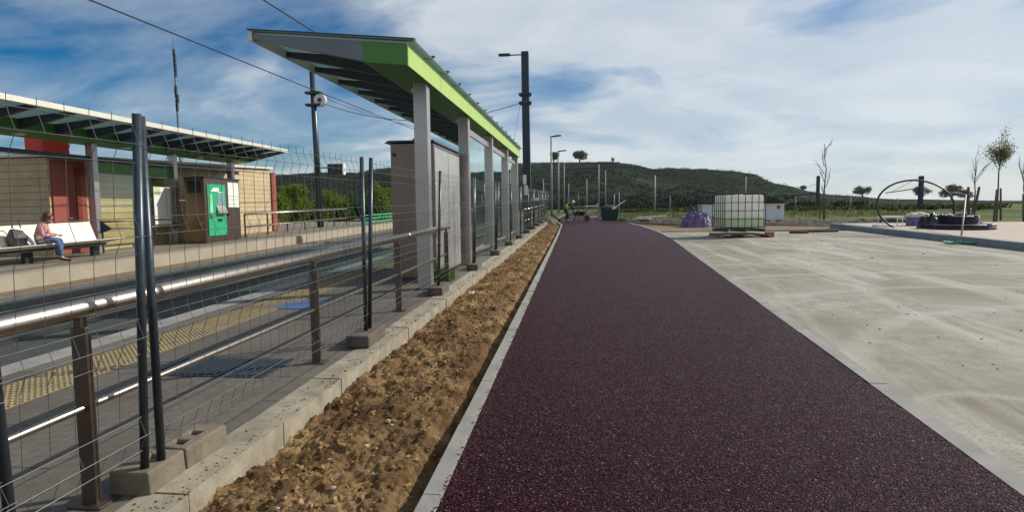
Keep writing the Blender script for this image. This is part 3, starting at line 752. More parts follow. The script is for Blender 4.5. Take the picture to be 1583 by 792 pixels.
# ------------------------------------------------------------------ people
def skin(name, joints, edges, m, parent, sub=2):
    """joints: name -> (pos, radius)"""
    ks = list(joints); me = bpy.data.meshes.new(name)
    me.from_pydata([joints[k][0] for k in ks], [(ks.index(a),ks.index(b2)) for a,b2 in edges], [])
    o = bpy.data.objects.new(name, me); C.objects.link(o); md = o.modifiers.new('skin','SKIN'); md.use_smooth_shade = True
    for i, k in enumerate(ks):
        r = joints[k][1]; me.skin_vertices[0].data[i].radius = (r,r) if not isinstance(r,tuple) else r
    me.skin_vertices[0].data[0].use_root = True
    s = o.modifiers.new('sub','SUBSURF'); s.levels = s.render_levels = sub
    me.materials.append(m)
    if parent: o.parent = parent
    return o
m_skin = mat('skin', (.50,.30,.21), .55, var=.06, vs=6); m_hair = mat('auburn_hair', (.09,.025,.012), .5, var=.3, vs=20, bs=60, bst=.6, bd=.01, stretch=(1,1,.2))
def figure(root, J, torso_m, leg_m, hairm, shoe_m, sleeve=True, vest=None, long_hair=True):
    def mid(a, b2, t=.5): return tuple(a[i]+(b2[i]-a[i])*t for i in range(3))
    body = {'pelvis':(J['pelvis'],.115),'waist':(mid(J['pelvis'],J['chest'],.5),.10),'chest':(J['chest'],.115),'neck':(J['neck'],.045),'head':(J['head'],.085),'crown':(J['crown'],.075)}
    ed = [('pelvis','waist'),('waist','chest'),('chest','neck'),('neck','head'),('head','crown')]
    for s in 'lr':
        for n, r in (('shoulder',.055),('elbow',.04),('wrist',.027)): body[n+s] = (J[n+s], r)
        for n, r in (('hip',.085),('knee',.055),('ankle',.035),('toe',.03)): body[n+s] = (J[n+s], r)
        ed += [('chest','shoulder'+s),('shoulder'+s,'elbow'+s),('elbow'+s,'wrist'+s),('pelvis','hip'+s),('hip'+s,'knee'+s),('knee'+s,'ankle'+s),('ankle'+s,'toe'+s)]
        w = Vector(J['wrist'+s]); d = (w-Vector(J['elbow'+s])).normalized(); side = d.cross(Vector((0,0,1)))
        side = side.normalized() if side.length > .1 else Vector((0,1,0)); dn = side.cross(d).normalized()
        body['palm'+s] = (tuple(w+d*.06), (.034,.018)); ed.append(('wrist'+s,'palm'+s))
        for k in range(4):
            a = w+d*.09+side*(.024-.016*k); L = (.07,.08,.075,.06)[k]; c = a+d*L*.5-dn*.01; e = c+d*L*.3-dn*.035
            for nm, p, r in (('a',a,.009),('c',c,.0085),('e',e,.007)): body[f'f{k}{nm}{s}'] = (tuple(p), r)
            ed += [('palm'+s,f'f{k}a{s}'),(f'f{k}a{s}',f'f{k}c{s}'),(f'f{k}c{s}',f'f{k}e{s}')]
        t1 = w+d*.045+side*.04; t2 = t1+d*.035+side*.012-dn*.015
        body['t1'+s] = (tuple(t1),.011); body['t2'+s] = (tuple(t2),.008); ed += [('wrist'+s,'t1'+s),('t1'+s,'t2'+s)]
    # nose and jaw
    h = Vector(J['head']); face = Vector(J['face']).normalized()
    body['jaw'] = (tuple(h+face*.045-Vector((0,0,.045))), .045); body['nose'] = (tuple(h+face*.105-Vector((0,0,.005))), .012)
    ed += [('head','jaw'),('head','nose')]
    B = skin('person_body', body, ed, m_skin, root)
    sd = face.cross(Vector((0,0,1))).normalized()
    e = MB()
    for s in (-1,1): e.blob(h+face*.083+sd*.032*s+Vector((0,0,.012)), .010, 3, .0)
    e.build('eyes', m_black, B, True)
    e = MB(); e.blob(h+face*.080-Vector((0,0,.055)), (.012,.022,.006), 3, .0); e.build('lips', mat('lips',(.4,.12,.1),.5), B, True)
    e = MB()
    for s in (-1,1): e.blob(h+sd*.085*s, (.012,.012,.028), 3, .0)
    e.build('ears', m_skin, B, True)
    # garments
    T = {k:(body[k][0], body[k][1]*1.13+.008) for k in ('pelvis','waist','chest')}
    te = [('pelvis','waist'),('waist','chest')]
    T['nk'] = (mid(J['chest'],J['neck'],.6), .075); te.append(('chest','nk'))
    for s in 'lr':
        T['shoulder'+s] = (J['shoulder'+s],.075); T['elbow'+s] = (J['elbow'+s],.06); T['cuff'+s] = (mid(J['elbow'+s],J['wrist'+s],.9),.045)
        te += [('chest','shoulder'+s),('shoulder'+s,'elbow'+s),('elbow'+s,'cuff'+s)]
    skin('top', T, te, torso_m, root)
    L = {'pelvis':(J['pelvis'],.128),'belt':(mid(J['pelvis'],J['chest'],.22),.118)}; le = [('pelvis','belt')]
    for s in 'lr':
        L['hip'+s] = (J['hip'+s],.10); L['knee'+s] = (J['knee'+s],.075); L['ankle'+s] = (mid(J['knee'+s],J['ankle'+s],.93),.055)
        le += [('pelvis','hip'+s),('hip'+s,'knee'+s),('knee'+s,'ankle'+s)]
    skin('trousers', L, le, leg_m, root)
    for s in 'lr':
        a = Vector(J['ankle'+s]); t = Vector(J['toe'+s]); S = {'h':(tuple(a+(a-t)*.25-Vector((0,0,.03))),.038),'m':(tuple(a.lerp(t,.5)-Vector((0,0,.012))),.042),'t':(tuple(t+(t-a)*.2),.033)}
        skin('shoe', S, [('h','m'),('m','t')], shoe_m, root, 1)
    if hairm:
        hb = MB(); c = h-face*.028+Vector((0,0,.03)); hb.blob(c, (.108,.108,.112), 5, .06, 0, 7, 10)
        if long_hair:
            hb.blob(c-face*.05-Vector((0,0,.11)), (.085,.11,.13), 8, .08, 0, 7, 10)
        hb.build('hair', hairm, root, True)
    if vest:
        V = {'pelvis':(mid(J['pelvis'],J['chest'],.15),.155),'waist':(mid(J['pelvis'],J['chest'],.5),.15),'chest':(mid(J['pelvis'],J['chest'],1.05),.165)}
        skin('vest', V, [('pelvis','waist'),('waist','chest')], vest, root)
ws = thing('person', 'person in pink patterned top and jeans sitting hunched on the white bench', 'person', (-13.5,13.62,gz(13.62)+.146+.47), rad(28))
J = dict(pelvis=(0,0,.10),chest=(.13,0,.42),neck=(.2,0,.56),head=(.265,0,.66),crown=(.265,0,.73),face=(1,0,-.45),
 shoulderl=(.12,.17,.47),shoulderr=(.12,-.17,.47),elbowl=(.17,.25,.22),elbowr=(.17,-.25,.22),wristl=(.38,.07,.22),wristr=(.38,-.07,.22),
 hipl=(.04,.09,.08),hipr=(.04,-.09,.08),kneel=(.46,.11,.09),kneer=(.44,-.10,.09),anklel=(.40,.10,-.36),ankler=(.50,-.08,-.36),toel=(.56,.12,-.42),toer=(.66,-.06,-.42))
def pattern(name, a, b2, sc):
    m, nt, nn, ll, p = newmat(name); v = coords(nt)
    vo = N(nt,'ShaderNodeTexVoronoi'); vo.inputs['Scale'].default_value = sc; ll.new(v, vo.inputs['Vector'])
    ll.new(ramp(nt, vo.outputs['Distance'], [(.25,b2),(.55,a)]), p.inputs['Base Color']); p.inputs['Roughness'].default_value = .8; return m
figure(ws, J, pattern('pink_top',(.55,.30,.30),(.28,.07,.08),22), mat('blue_jeans',(.07,.13,.27),.85,var=.3,vs=12), m_hair, m_black)
o = thing('handbag', 'black bag standing on the bench behind the seated person', 'bag', (-13.62,13.18,gz(13)+.146+.46))
MB().quadset([(-.10,-.17,0),(.10,-.17,0),(.10,.17,0),(-.10,.17,0),(-.13,-.19,.2),(.13,-.19,.2),(.13,.19,.2),(-.13,.19,.2),(-.05,-.14,.42),(.05,-.14,.42),(.05,.13,.38),(-.05,.13,.38)],[(0,3,2,1),(8,9,10,11),(0,1,5,4),(1,2,6,5),(2,3,7,6),(3,0,4,7),(4,5,9,8),(5,6,10,9),(6,7,11,10),(7,4,8,11)]).build('body', m_black, o, bevel=.03)
MB().tube([(0,-.12,.44),(0,-.08,.58),(0,.08,.58),(0,.12,.44)], .014, 8).build('strap', m_black, o, True)
o = MB().box((-.036,-.07,0),(.036,.07,.01)).build('mobile_phone', m_black, None, bevel=.002)
o.matrix_world = ws.matrix_basis @ Matrix.Translation((.49,0,.20)) @ Matrix.Rotation(rad(-35),4,'Y'); tag(o, 'small dark phone held in the lap of the seated person', 'phone')
wk = thing('person', 'worker in lime high-visibility vest bending down at the far end of the path', 'person', tuple(on_ground(877,343)), rad(10))
J = dict(pelvis=(-.12,0,.86),chest=(.16,0,1.17),neck=(.30,0,1.25),head=(.41,0,1.25),crown=(.47,0,1.28),face=(.5,0,-1),
 shoulderl=(.2,.18,1.19),shoulderr=(.2,-.18,1.19),elbowl=(.3,.22,.92),elbowr=(.3,-.22,.92),wristl=(.45,.14,.72),wristr=(.45,-.14,.72),
 hipl=(-.1,.1,.84),hipr=(-.1,-.1,.84),kneel=(0,.14,.46),kneer=(.05,-.14,.46),anklel=(-.12,.15,.08),ankler=(-.02,-.15,.08),toel=(.05,.17,.035),toer=(.15,-.17,.035))
navy = mat('navy_workwear',(.02,.025,.035),.8,var=.2,vs=8)
figure(wk, J, navy, navy, mat('white_cap',(.7,.7,.66),.6), m_black, vest=mat('hivis_lime',(.45,.8,.10),.6,var=.1,vs=8), long_hair=False)
# wheelbarrow beside the worker
p = on_ground(893,342); o = thing('wheelbarrow', 'dark wheelbarrow in front of the bending worker', 'wheelbarrow', tuple(p), rad(5))
MB().quadset([(-.2,-.2,.4),(.35,-.2,.35),(.35,.2,.35),(-.2,.2,.4),(-.4,-.32,.68),(.6,-.32,.62),(.6,.32,.62),(-.4,.32,.68)],[(0,3,2,1),(0,1,5,4),(1,2,6,5),(2,3,7,6),(3,0,4,7)]).build('tray', m_dark, o)
MB().tube([(.62,-.04,.2),(.62,.04,.2)], .2, 16).build('wheel', m_black, o)
for s in (-1,1): MB().tube([(.62,.06*s,.2),(-.2,.24*s,.38),(-1.0,.3*s,.62)], .018, 6).build('handle', m_galv, o); MB().tube([(-.15,.22*s,.38),(-.25,.24*s,0)], .018, 6).build('leg', m_galv, o)

# ------------------------------------------------------------------ poles and wires
def polebox(name, label, cat, x, y, w, top, lean=(0,0), m=m_dark, group=None, z0=.0, rnd=False, w2=None):
    o = thing(name, label, cat, (x,y,gz(y)+z0), group=group); h = top-o.location.z
    w2 = w2 or w
    if rnd: MB().tube([(0,0,0),(lean[0],lean[1],h)], [w/2,w2/2], 10).build('post', m, o, True)
    else:
        a, b2 = w/2, w2/2; lx_, ly_ = lean
        MB().quadset([(-a,-a,0),(a,-a,0),(a,a,0),(-a,a,0),(lx_-b2,ly_-b2,h),(lx_+b2,ly_-b2,h),(lx_+b2,ly_+b2,h),(lx_-b2,ly_+b2,h)],[(0,3,2,1),(4,5,6,7),(0,1,5,4),(1,2,6,5),(2,3,7,6),(3,0,4,7)]).build('post', m, o, bevel=.01)
    return o, h
m_post = mat('far_post_grey', (.26,.27,.27), .6, .1, var=.1)
B = at_y(816,352,29); T = at_y(811.5,80,29)
o, h = polebox('catenary_pole', 'tall dark overhead line pole with lamp, right at the shelter end', 'pole', B.x, 29, .36, T.z, (T.x-B.x,0), w2=.34)
bo = o; tx = T.x-B.x
MB().tube([(tx-.12,0,h-.12),(tx-.75,0,h-.12)], .03, 8).build('lamp_arm', m_dark, o)
MB().box((tx-1.25,-.12,h-.15),(tx-.7,.12,h-.05)).build('lamp_head', m_dark, o, bevel=.02)
for zz in (2.05,2.45):
    MB().box((tx-.26,-.22,h-zz),(tx+.26,.22,h-zz+.12)).build('collar', m_dark, o)
    for s in (-1,1): MB().tube([(tx+.3*s,-.1,h-zz+.06),(tx+.24*s,-.1,h-zz+.06)], .07, 8).build('bolt', m_dark, o)
MB().box((-.26,-.32,1.0),(.16,-.19,1.5)).build('box', m_dark, o)
MB().box((-.19,-.2,2.25),(-.03,-.185,2.7)).build('sticker', m_white, o)
B2 = at_y(496,357,32); T2 = at_y(482,108,32)
o, h2 = polebox('catenary_pole', 'grey overhead line pole with white tension wheel across the tracks', 'pole', B2.x, 32, .36, T2.z+.2, (T2.x-B2.x,0), m_galv, w2=.28, rnd=True)
tw = at_y(494,155,32); dx = tw.x-B2.x; dzz = tw.z-o.location.z
MB().tube([(dx+.05,-.12,dzz),(dx+.05,.12,dzz)], .33, 20).build('tension_wheel', m_alu, o)
MB().tube([(dx+.05,-.14,dzz),(dx+.05,.14,dzz)], .12, 12).build('wheel_hub', m_dark, o)
for q in (.35,-.3): MB().box((dx-.75,-.2,dzz+q),(dx+.1,.2,dzz+q+.12)).build('bracket', m_dark, o)
# display hung on the pole
dp = at_y(519,262,31.8); o = thing('info_display', 'dark boxy platform display on an arm of the grey pole', 'display', tuple(dp))
MB().box((-.42,-.12,-.28),(.42,.22,.28)).build('housing', m_black, o, bevel=.02); MB().box((-.45,-.15,.285),(.48,.25,.31)).build('rim', m_white, o); MB().box((.425,-.12,-.28),(.47,.22,.28)).build('side', m_white, o)
MB().tube([(-.42,0,.1),(-.85,.1,.1)], .03, 8).build('arm', m_dark, o)
# overhead wires
def wire(name, label, pts, r=.012, sag=0, cat='wire'):
    p0 = Vector(pts[0]); mb = MB()
    for a, b2 in zip(pts[:-1], pts[1:]):
        a = Vector(a); b2 = Vector(b2); q = [a.lerp(b2,t/12)-p0-Vector((0,0,sag*4*(t/12)*(1-t/12))) for t in range(13)]
        mb.tube(q, r, 5)
    o = mb.build(name, m_black); o.location = p0; tag(o, label, cat, 'overhead wires'); return o
P = [at_x(135,-2,-9.5), at_x(475,135,-9.5), at_x(640,200,-9.5), at_x(760,255,-9.5)]
wire('overhead_wire', 'long black overhead wire crossing the sky above the far shelter', [at_x(-400,-214,-9.5)]+P, .017)
wire('overhead_wire', 'black overhead wire leaving the top edge and passing behind the near roof', [at_x(200,-128,-6.1),at_x(405,-2,-6.1),at_x(490,52,-6.1),at_x(760,222,-6.1)], .015)
wire('span_wire', 'sagging cross wire tying the tension wheel to the tall dark pole', [(tw.x,32,tw.z-.1),(B.x+tx*.8,29,bo.location.z+h-2.3)], .016, .95)
wire('stay_wire', 'thin stay wire slanting down from the tall dark pole', [tuple(at_y(805,155,29.2)),tuple(at_y(790,245,33))], .007, 0)
wire('span_wire', 'upper drop wire from the tension wheel down to the overhead line', [(tw.x+.2,32,tw.z+.15),tuple(at_x(640,196,-9.3))], .012, .1)
# lamps
def street_lamp(label, px, ytop, ybase, Y, w, arm):
    T = at_y(px, ytop, Y); o, h = polebox('street_lamp', label, 'street lamp', T.x, Y, w, T.z, m=m_post, rnd=True, w2=w*.6, group='street lamps beyond the path end')
    MB().tube([(0,0,h-.06),(arm*.8,0,h)], w*.3, 6).build('arm', m_dark, o); MB().box((arm*.45 if arm>0 else arm,-.12,h-.04),(arm if arm>0 else arm*.45,.12,h+.05)).build('lamp_head', m_dark, o, bevel=.02)
    return o
street_lamp('tall street lamp nearest the tall dark pole, head turned right', 852, 210, 340, 46, .2, .75)
street_lamp('second street lamp, lower and just right of the tallest one', 863, 233, 337, 62, .22, .85)
posts = [(872,253,72,.16,'pale plain post just right of the two street lamps'),(879,284,80,.14,'short pale post directly above the bending worker'),(840,277,60,.12,'thin post behind the railing, left of the street lamps'),
 (907,277,75,.17,'pale post above the middle of the path end'),(925.5,254,62,.17,'tallest plain post, at the right part of the path end'),(936,264,70,.15,'pale post just behind the green container'),
 (949.5,300,78,.17,'short stubby post right above the green container'),(957,297,52,.1,'thin pale post right beside the white plank'),(923,314,90,.14,'very short post tucked left of the tallest plain post'),
 (1012.5,271,56,.2,'dark and pale post standing by the grass field'),(1036,300,52,.08,'thin light post with small head, left of the purple heap'),(1153,273,75,.18,'thin post rising behind the white tank'),
 (1230,304,60,.10,'thin pale post right of the white hut'),(1315,305,62,.12,'thin pale post standing alone in the field, left of the hoop'),(1388,306,70,.12,'thin pale post seen through the black hoop')]
for px, yt, Y, w, lab in posts:
    T = at_y(px, yt, Y); o, h = polebox('post', lab, 'post', T.x, Y, w, T.z, m=m_post, rnd=True, w2=w*.7, group='thin posts in the distance')
    if px == 1036: MB().box((-.35,-.1,h-.02),(.3,.1,h+.06)).build('lamp_head', m_dark, o)
for px, yt, Y, w, L, lab in [(1265,272,70,.3,-4.5,'dark overhead line pole with bracket arm beside the thin bare tree'),(1424.5,272,62,.34,-3.2,'dark overhead line pole rising through the black hoop')]:
    T = at_y(px, yt, Y); o, h = polebox('catenary_pole', lab, 'pole', T.x, Y, w, T.z, m=m_dark)
    z1 = h-1.9*(1 if px==1265 else .6); MB().tube([(0,0,z1),(L,0,z1-.45)], .05, 6).build('arm', m_dark, o); MB().tube([(0,0,z1+1.1),(L*.8,0,z1-.3)], .02, 5).build('stay', m_dark, o)
# radio mast
Y = 150; b0 = at_y(276,215,Y); t0 = at_y(268,58,Y); o = thing('radio_mast', 'tall thin radio mast with antennas above the far shelter', 'mast', (b0.x,Y,1.0))
def mp(px, py):
    q = at_y(px,py,Y); return (q.x-b0.x, 0, q.z-1.0)
MB().tube([(0.3,0,0), mp(275,190), mp(270,110), mp(267,57)], [.35,.22,.18,.06], 6).build('shaft', mat('mast_grey',(.10,.13,.17),.6), o)
rr = random.Random(3)
for (ya, yb2, w) in ((82,112,.55),(138,166,.6)):
    for k in range(5):
        yy = ya+(yb2-ya)*k/4; q = mp(268+(yy-60)*.06+rr.uniform(-1,1.5), yy); MB().box((q[0]-w*.4,-.3,q[2]-1.0),(q[0]+w*.4,.3,q[2]+1.0)).build('antenna', m_dark, o)

# ------------------------------------------------------------------ IBC tank
p = on_ground(1146,367); s = 1.24
o = thing('water_tank', 'white caged water tank standing on wooden pallets at the lot edge', 'tank', (p.x,p.y+.5,gz(p.y+.5)+.004), rad(7))
hx, hy = .62*s, .54*s; z0 = .27*s; z1 = 1.32*s
tk = MB().box((-hx+.03,-hy+.03,z0+.02),(hx-.03,hy-.03,z1-.05)).build('tank', m_tank, o, bevel=.09)
MB().tube([(0,0,z1-.05),(0,0,z1+.03)], .13, 16).build('lid', m_white, tk)
ci = 0
cg = MB()
for i in range(5):
    z = z0+.03+(z1-z0-.05)*i/4
    q = [(-hx,-hy,z),(hx,-hy,z),(hx,hy,z),(-hx,hy,z),(-hx,-hy,z)]
    for a, b2 in zip(q[:-1],q[1:]): cg.tube([a,b2], .014, 6)
for i in range(7):
    x = -hx+2*hx*i/6
    for y in (-hy,hy): cg.tube([(x,y,z0),(x,y,z1+.01)], .013, 6)
for i in range(7):
    y = -hy+2*hy*i/6
    for x in (-hx,hx): cg.tube([(x,y,z0),(x,y,z1+.01)], .013, 6)
for y in (-.2,.2): cg.tube([(-hx-.05,y,z1+.02),(hx+.05,y,z1+.02)], .016, 6)
cg.build('cage', m_galv, o)
def pallet(o, z, hx, hy, m):
    pb = MB()
    for i in range(6):
        y = -hy+(2*hy-.12)*i/5; pb.box((-hx,y,z+.11),(hx,y+.12,z+.135))
    for x in (-hx,-.07,hx-.14): pb.box((x,-hy,z+.02),(x+.14,hy,z+.108)); 
    return pb.build('pallet_deck', m, o)
pallet(o, z0-.16, hx, hy, m_dark)
o = thing('pallet', 'wide worn wooden pallet under the caged water tank', 'pallet', (p.x+.05,p.y+.5,gz(p.y+.5)+.004), rad(4))
pallet(o, -.02, hx+.18, hy+.1, m_wood)
for x in (hx+.0,): MB().box((x,-hy-.02,.0),(x+.3,-hy+.14,.18)).build('broken_board', mat('red_wood',(.28,.09,.05),.8,var=.3,vs=6), o)
# ------------------------------------------------------------------ far clutter
def heap(name, label, c, rx, ry, h, m, seed, cat, n=10):
    mb = MB(); nx = 40; rr = random.Random(seed)
    for j in range(nx+1):
        for i in range(nx+1):
            u = -1+2*i/nx; v = -1+2*j/nx; d = max(0,1-(abs(u)**2.6+abs(v)**2.6)); q = d**.45
            z = h*q*(1+.45*noise.noise(Vector((u*2.2+seed,v*2.2,seed))))+h*.2*q*(1-2*abs(noise.noise(Vector((u*4.5,v*4.5,seed)))))-h*.1+h*.22*q*noise.noise(Vector((u*13,v*13,seed)))
            mb.v.append((u*rx,v*ry,z-.02))
    for j in range(nx):
        for i in range(nx): a = j*(nx+1)+i; mb.f.append([a,a+1,a+nx+2,a+nx+1]); mb.m.append(0)
    o = mb.build(name, m, None, m not in (m_purple,)); o.location = c; return tag(o, label, cat)
g = on_ground(1076,350); heap('plastic_heap', 'crumpled purple plastic sheeting heap on the bare earth', (g.x,g.y,g.z), .78, .6, .66, m_purple, 2, 'plastic heap')
def bank(name, pts, w, h, seed, m):
    mb = MB(); n = 60; nv = 8; total = []
    for i in range(n+1):
        t = i/n*(len(pts)-1); k = min(int(t), len(pts)-2); a = Vector(pts[k]); b2 = Vector(pts[k+1]); q = a.lerp(b2, t-k)
        for j in range(nv+1):
            v = -1+2*j/nv; e = max(0,1-v*v)
            z = h*e*(1+.9*noise.noise(Vector((q.x*.9,v*2,seed))))+e*.08*noise.noise(Vector((q.x*5,v*6,seed)))
            mb.v.append((q.x, q.y+v*w, gz(q.y)-.03+z))
    for i in range(n):
        for j in range(nv): a = i*(nv+1)+j; mb.f.append([a,a+nv+1,a+nv+2,a+1]); mb.m.append(0)
    return struct(name, mb, m)
bank('earth_bank', [(2.6,40),(4.2,38.5),(6.2,38),(8.5,37.5)], .9, .28, 3, m_rubble)
bank('earth_bank', [(8.3,34.5),(11,33.5),(14,32.5),(15.5,31)], 1.0, .26, 5, m_rubble)
# pale edging kerbs on the earth
kerb_strip('edging', [(2.45,41),(3.4,36),(5.2,33.5),(7.2,33.2)], .12, -.1, .10, m_kerb)
kerb_strip('edging', [(8.4,35.7),(12.5,35.3),(15.5,35.6)], .14, -.1, .16, m_kerb)
kerb_strip('edging', [(3.6,27.5),(6.2,27.6),(9.5,27.9),(11.6,28.2)], .1, -.1, .03, m_kerb)
g = on_ground(1162,343); 
o = thing('site_hut', 'low white site hut with red emblem behind the caged tank', 'hut', (g.x,39,gz(39)-.02), rad(-4))
MB().box((-2.5,0,0),(2.35,2.2,1.0)).build('wall', mat('hut_white',(.60,.62,.66),.5,var=.06,vs=1), o, bevel=.02); MB().box((-2.55,-.05,1.003),(2.4,2.25,1.05)).build('roof', m_white, o)
MB().tube([(2.02,-.012,.84),(2.02,-.002,.84)], .12, 14).build('emblem', m_redb, o); MB().box((-.5,-.012,.05),(.1,-.002,.95)).build('door', mat('hut_door',(.48,.5,.55),.5), o)
# green container with plank
g = on_ground(948,341); o = thing('waste_container', 'dark green mesh waste container at the far end of the path', 'container', (g.x-.2,g.y+1,g.z))
MB().quadset([(-.5,-.5,0),(.5,-.5,0),(.5,.5,0),(-.5,.5,0),(-.62,-.6,.8),(.6,-.6,.8),(.6,.6,.8),(-.62,.6,.8)],[(0,3,2,1),(4,5,6,7),(0,1,5,4),(1,2,6,5),(2,3,7,6),(3,0,4,7)]).build('bin', pattern('green_netting',(.012,.045,.035),(.01,.03,.025),9), o)
heap('dark_bags', 'x', (0,0,.8), .55, .5, .25, m_black, 8, 'bags'); k = C.objects['dark_bags'] if 'dark_bags' in C.objects else bpy.data.objects['dark_bags']; k.location = (g.x-.3,g.y+1,g.z+.8); k['label'] = 'dark bags heaped on the green waste container'; k['category'] = 'bags'
o = MB().bar((0,0,0),(.85,0,.62),.12,.06).build('plank', m_white, None); o.location = tuple(at_y(947,324,g.y+.4)); tag(o, 'pale plank sticking up out of the green container', 'plank')
for i, (px, py, L, a, lab) in enumerate([(1000,341,1.9,8,'long pale board lying on the dark bank, left of the purple heap'),(992,345,1.2,-30,'short pale board lying slanted on the dark earth bank')]):
    g = on_ground(px,py); o = MB().box((-L/2,-.09,0),(L/2,.09,.05)).build('board', m_white, None); o.location = (g.x,38.2-i*.9,gz(38)+.31-i*.12); o.rotation_euler = (0,rad(-3),rad(a)); tag(o, lab, 'board')
# barrier across the path end
def barrier(label, pa, pb, Y):
    A = on_ground(*pa); Bq = on_ground(*pb); o = thing('barrier', label, 'barrier', tuple(A), group='barriers at the path end'); d = Bq-A
    for z in (.95,.15): MB().tube([(0,0,z),(d.x,d.y,d.z+z)], .022, 6).build('rail', m_post, o)
    for t in (0,1): MB().tube([(d.x*t,d.y*t,d.z*t),(d.x*t,d.y*t,d.z*t+.98)], .024, 6).build('post', m_post, o)
    for k in range(1,12): t = k/12; MB().tube([(d.x*t,d.y*t,d.z*t+.15),(d.x*t,d.y*t,d.z*t+.95)], .009, 4).build('bar', m_post, o)
barrier('pedestrian barrier standing beside the bending worker', (881,340.5), (903,340), 44); barrier('pedestrian barrier across the middle of the path end', (904,339), (924,338), 47)
for px, lab in ((893.5,'thin red and white marker stake left on the path end'),(904,'thin marker stake on the middle of the path end')):
    g = on_ground(px,343.5); o = thing('marker_stake', lab, 'stake', tuple(g)); MB().tube([(0,0,0),(0,0,1.1)], .02, 6).build('rod', mat('stake_brown',(.25,.14,.11),.7), o); MB().tube([(0,0,0),(0,0,.03)], .09, 10).build('foot', m_dark, o)
# tilted kerb stones and debris at the end of the bed
g = on_ground(851,349); o = MB().bar((-.35,0,.55),(.25,0,.0),.22,.13).build('kerb_stone', m_kerb, None); o.location = (g.x,g.y,g.z); tag(o, 'pale kerb stone leaning at the far end of the soil bed', 'kerb stone')
g = on_ground(862,343); o = MB().bar((-.4,0,.5),(.2,.1,.02),.18,.1).build('kerb_stone', m_foot, None); o.location = tuple(g); tag(o, 'dark slab leaning behind the pale kerb stone', 'kerb stone')
heap('rubble_heap', 'brown earth heap with grit behind the leaning kerb stone', (-2.2,38.5,gz(38.5)), .8, 1.6, .35, m_rubble, 6, 'earth heap')
# notices on the fence
for (px, py, w, h_, lab) in ((813,294,.15,.40,'upright white notice hanging on the far fence beside the dark pole'),(826,308,.42,.13,'wide white strip notice hanging on the far fence')):
    q = at_x(px,py,-2.2); o = MB().box((-w/2,-.004,-h_/2),(w/2,.004,h_/2)).build('notice', m_white, None); o.location = tuple(q); tag(o, lab, 'notice')
# bricks on lot edge
for i, (px, py, w, lab) in enumerate(((1235,361,.35,'small dark brick lying at the lot edge, nearer the tank'),(1272,359,.6,'longer dark slab lying at the lot edge, nearer the sidewalk'))):
    g = on_ground(px,py); o = MB().box((-w,-.12,0),(w,.12,.1)).build('brick', m_rubble, None, bevel=.02); o.location = tuple(g); o.rotation_euler.z = rad(10*i-5); tag(o, lab, 'brick')
# stick on lot
# ------------------------------------------------------------------ pipe hoop, coils
Y = 24.5; hc = at_y(1415,319,Y); r = 1.38; mb = MB(); pts = []
for k in range(41):
    a = rad(232-(232+18)*k/40); pts.append((r*math.cos(a), .25*math.sin(a*1.0), r*.72*math.sin(a)))
o = mb.tube(pts, .036, 8).build('pipe_hoop', m_black, None, True); o.location = hc; tag(o, 'large black pipe arching in a hoop above the grey kerb', 'pipe')
a = Vector((hc.x+r*math.cos(rad(30)),Y+.05,hc.z+r*.72*math.sin(rad(30)))); g = on_ground(1487,378)
o = MB().tube([Vector((0,0,0)), Vector((.18,-.1,.0)), Vector((.42,-.3,-.10)), Vector((g.x+.02,g.y+.1,g.z+.03))-a], .028, 8).build('hose', mat('pale_hose',(.30,.28,.26),.5,var=.15), None, True); o.location = a; tag(o, 'pale straight pipe slanting from the black hoop down to the lot', 'pipe')
mb = MB(); pts = []
for k in range(120):
    t = k/119; a_ = t*2*math.pi*3.3; q = .3+.25*math.sin(a_*.7); pts.append((.95*math.cos(a_)*(.6+.4*t)+.1, .32*math.sin(a_)*(.6+.4*t)+.0, .03+.035*t+.02*math.sin(5*a_)))
o = mb.tube(pts, .022, 6).build('hose', m_hose, None, True); g2 = on_ground(1500,378); o.location = (g2.x,g2.y,g2.z+.01); tag(o, 'tangled green hose lying on the concrete by the grey kerb', 'hose')
def coil(label, c, R0, turns, layers, r, m, tilt=0):
    o = thing('pipe_coil', label, 'pipe coil', c); o.rotation_euler.x = tilt
    mb = MB(); rr = random.Random(int(c[0]*10))
    for l in range(layers):
        for t in range(turns):
            R1 = R0-t*r*2.05; pts = [((R1+rr.uniform(-.01,.01))*math.cos(2*math.pi*k/36), (R1)*math.sin(2*math.pi*k/36), r+l*r*1.95+rr.uniform(-.012,.012)) for k in range(37)]
            mb.tube(pts, r, 7, cap=False)
    mb.build('windings', m, o, True)
    for k in range(4):
        a = k*math.pi/2+.4; MB().box((R0*math.cos(a)-.03,R0*math.sin(a)-.03,-.002),(R0*math.cos(a)+.09,R0*math.sin(a)+.06,layers*r*2+.03)).build('tie', m_purple, o)
    return o
g = on_ground(1474,355,.2)
Yc = g.y+.6
c0 = at_y(1480,353,Yc); coil('wide flat coil of dark purple pipe lying on the sandy sidewalk', (c0.x,Yc,gz(Yc)+.2), 1.15, 5, 2, .045, m_coil)
c1 = at_y(1472,345,Yc); coil('smaller thick coil of purple pipe on top of the wide flat one', (c1.x+.25,Yc,gz(Yc)+.37), .58, 4, 4, .045, m_coil, rad(5))
c2 = at_y(1438,350,Yc+.5); heap('plastic_heap', 'black plastic sheet bundled between hoop foot and pipe coils', (c2.x,Yc+.3,gz(Yc)+.2), .55, .4, .5, m_black, 9, 'plastic heap')
c3 = at_y(1419,345,Yc+2.5); o = thing('crate', 'dark purple crate with pale sacks on top behind the hoop', 'crate', (c3.x,Yc+2.5,gz(Yc+2.5)+.2)); MB().box((-.35,-.3,0),(.45,.3,.4)).build('box', m_purple, o, bevel=.02)
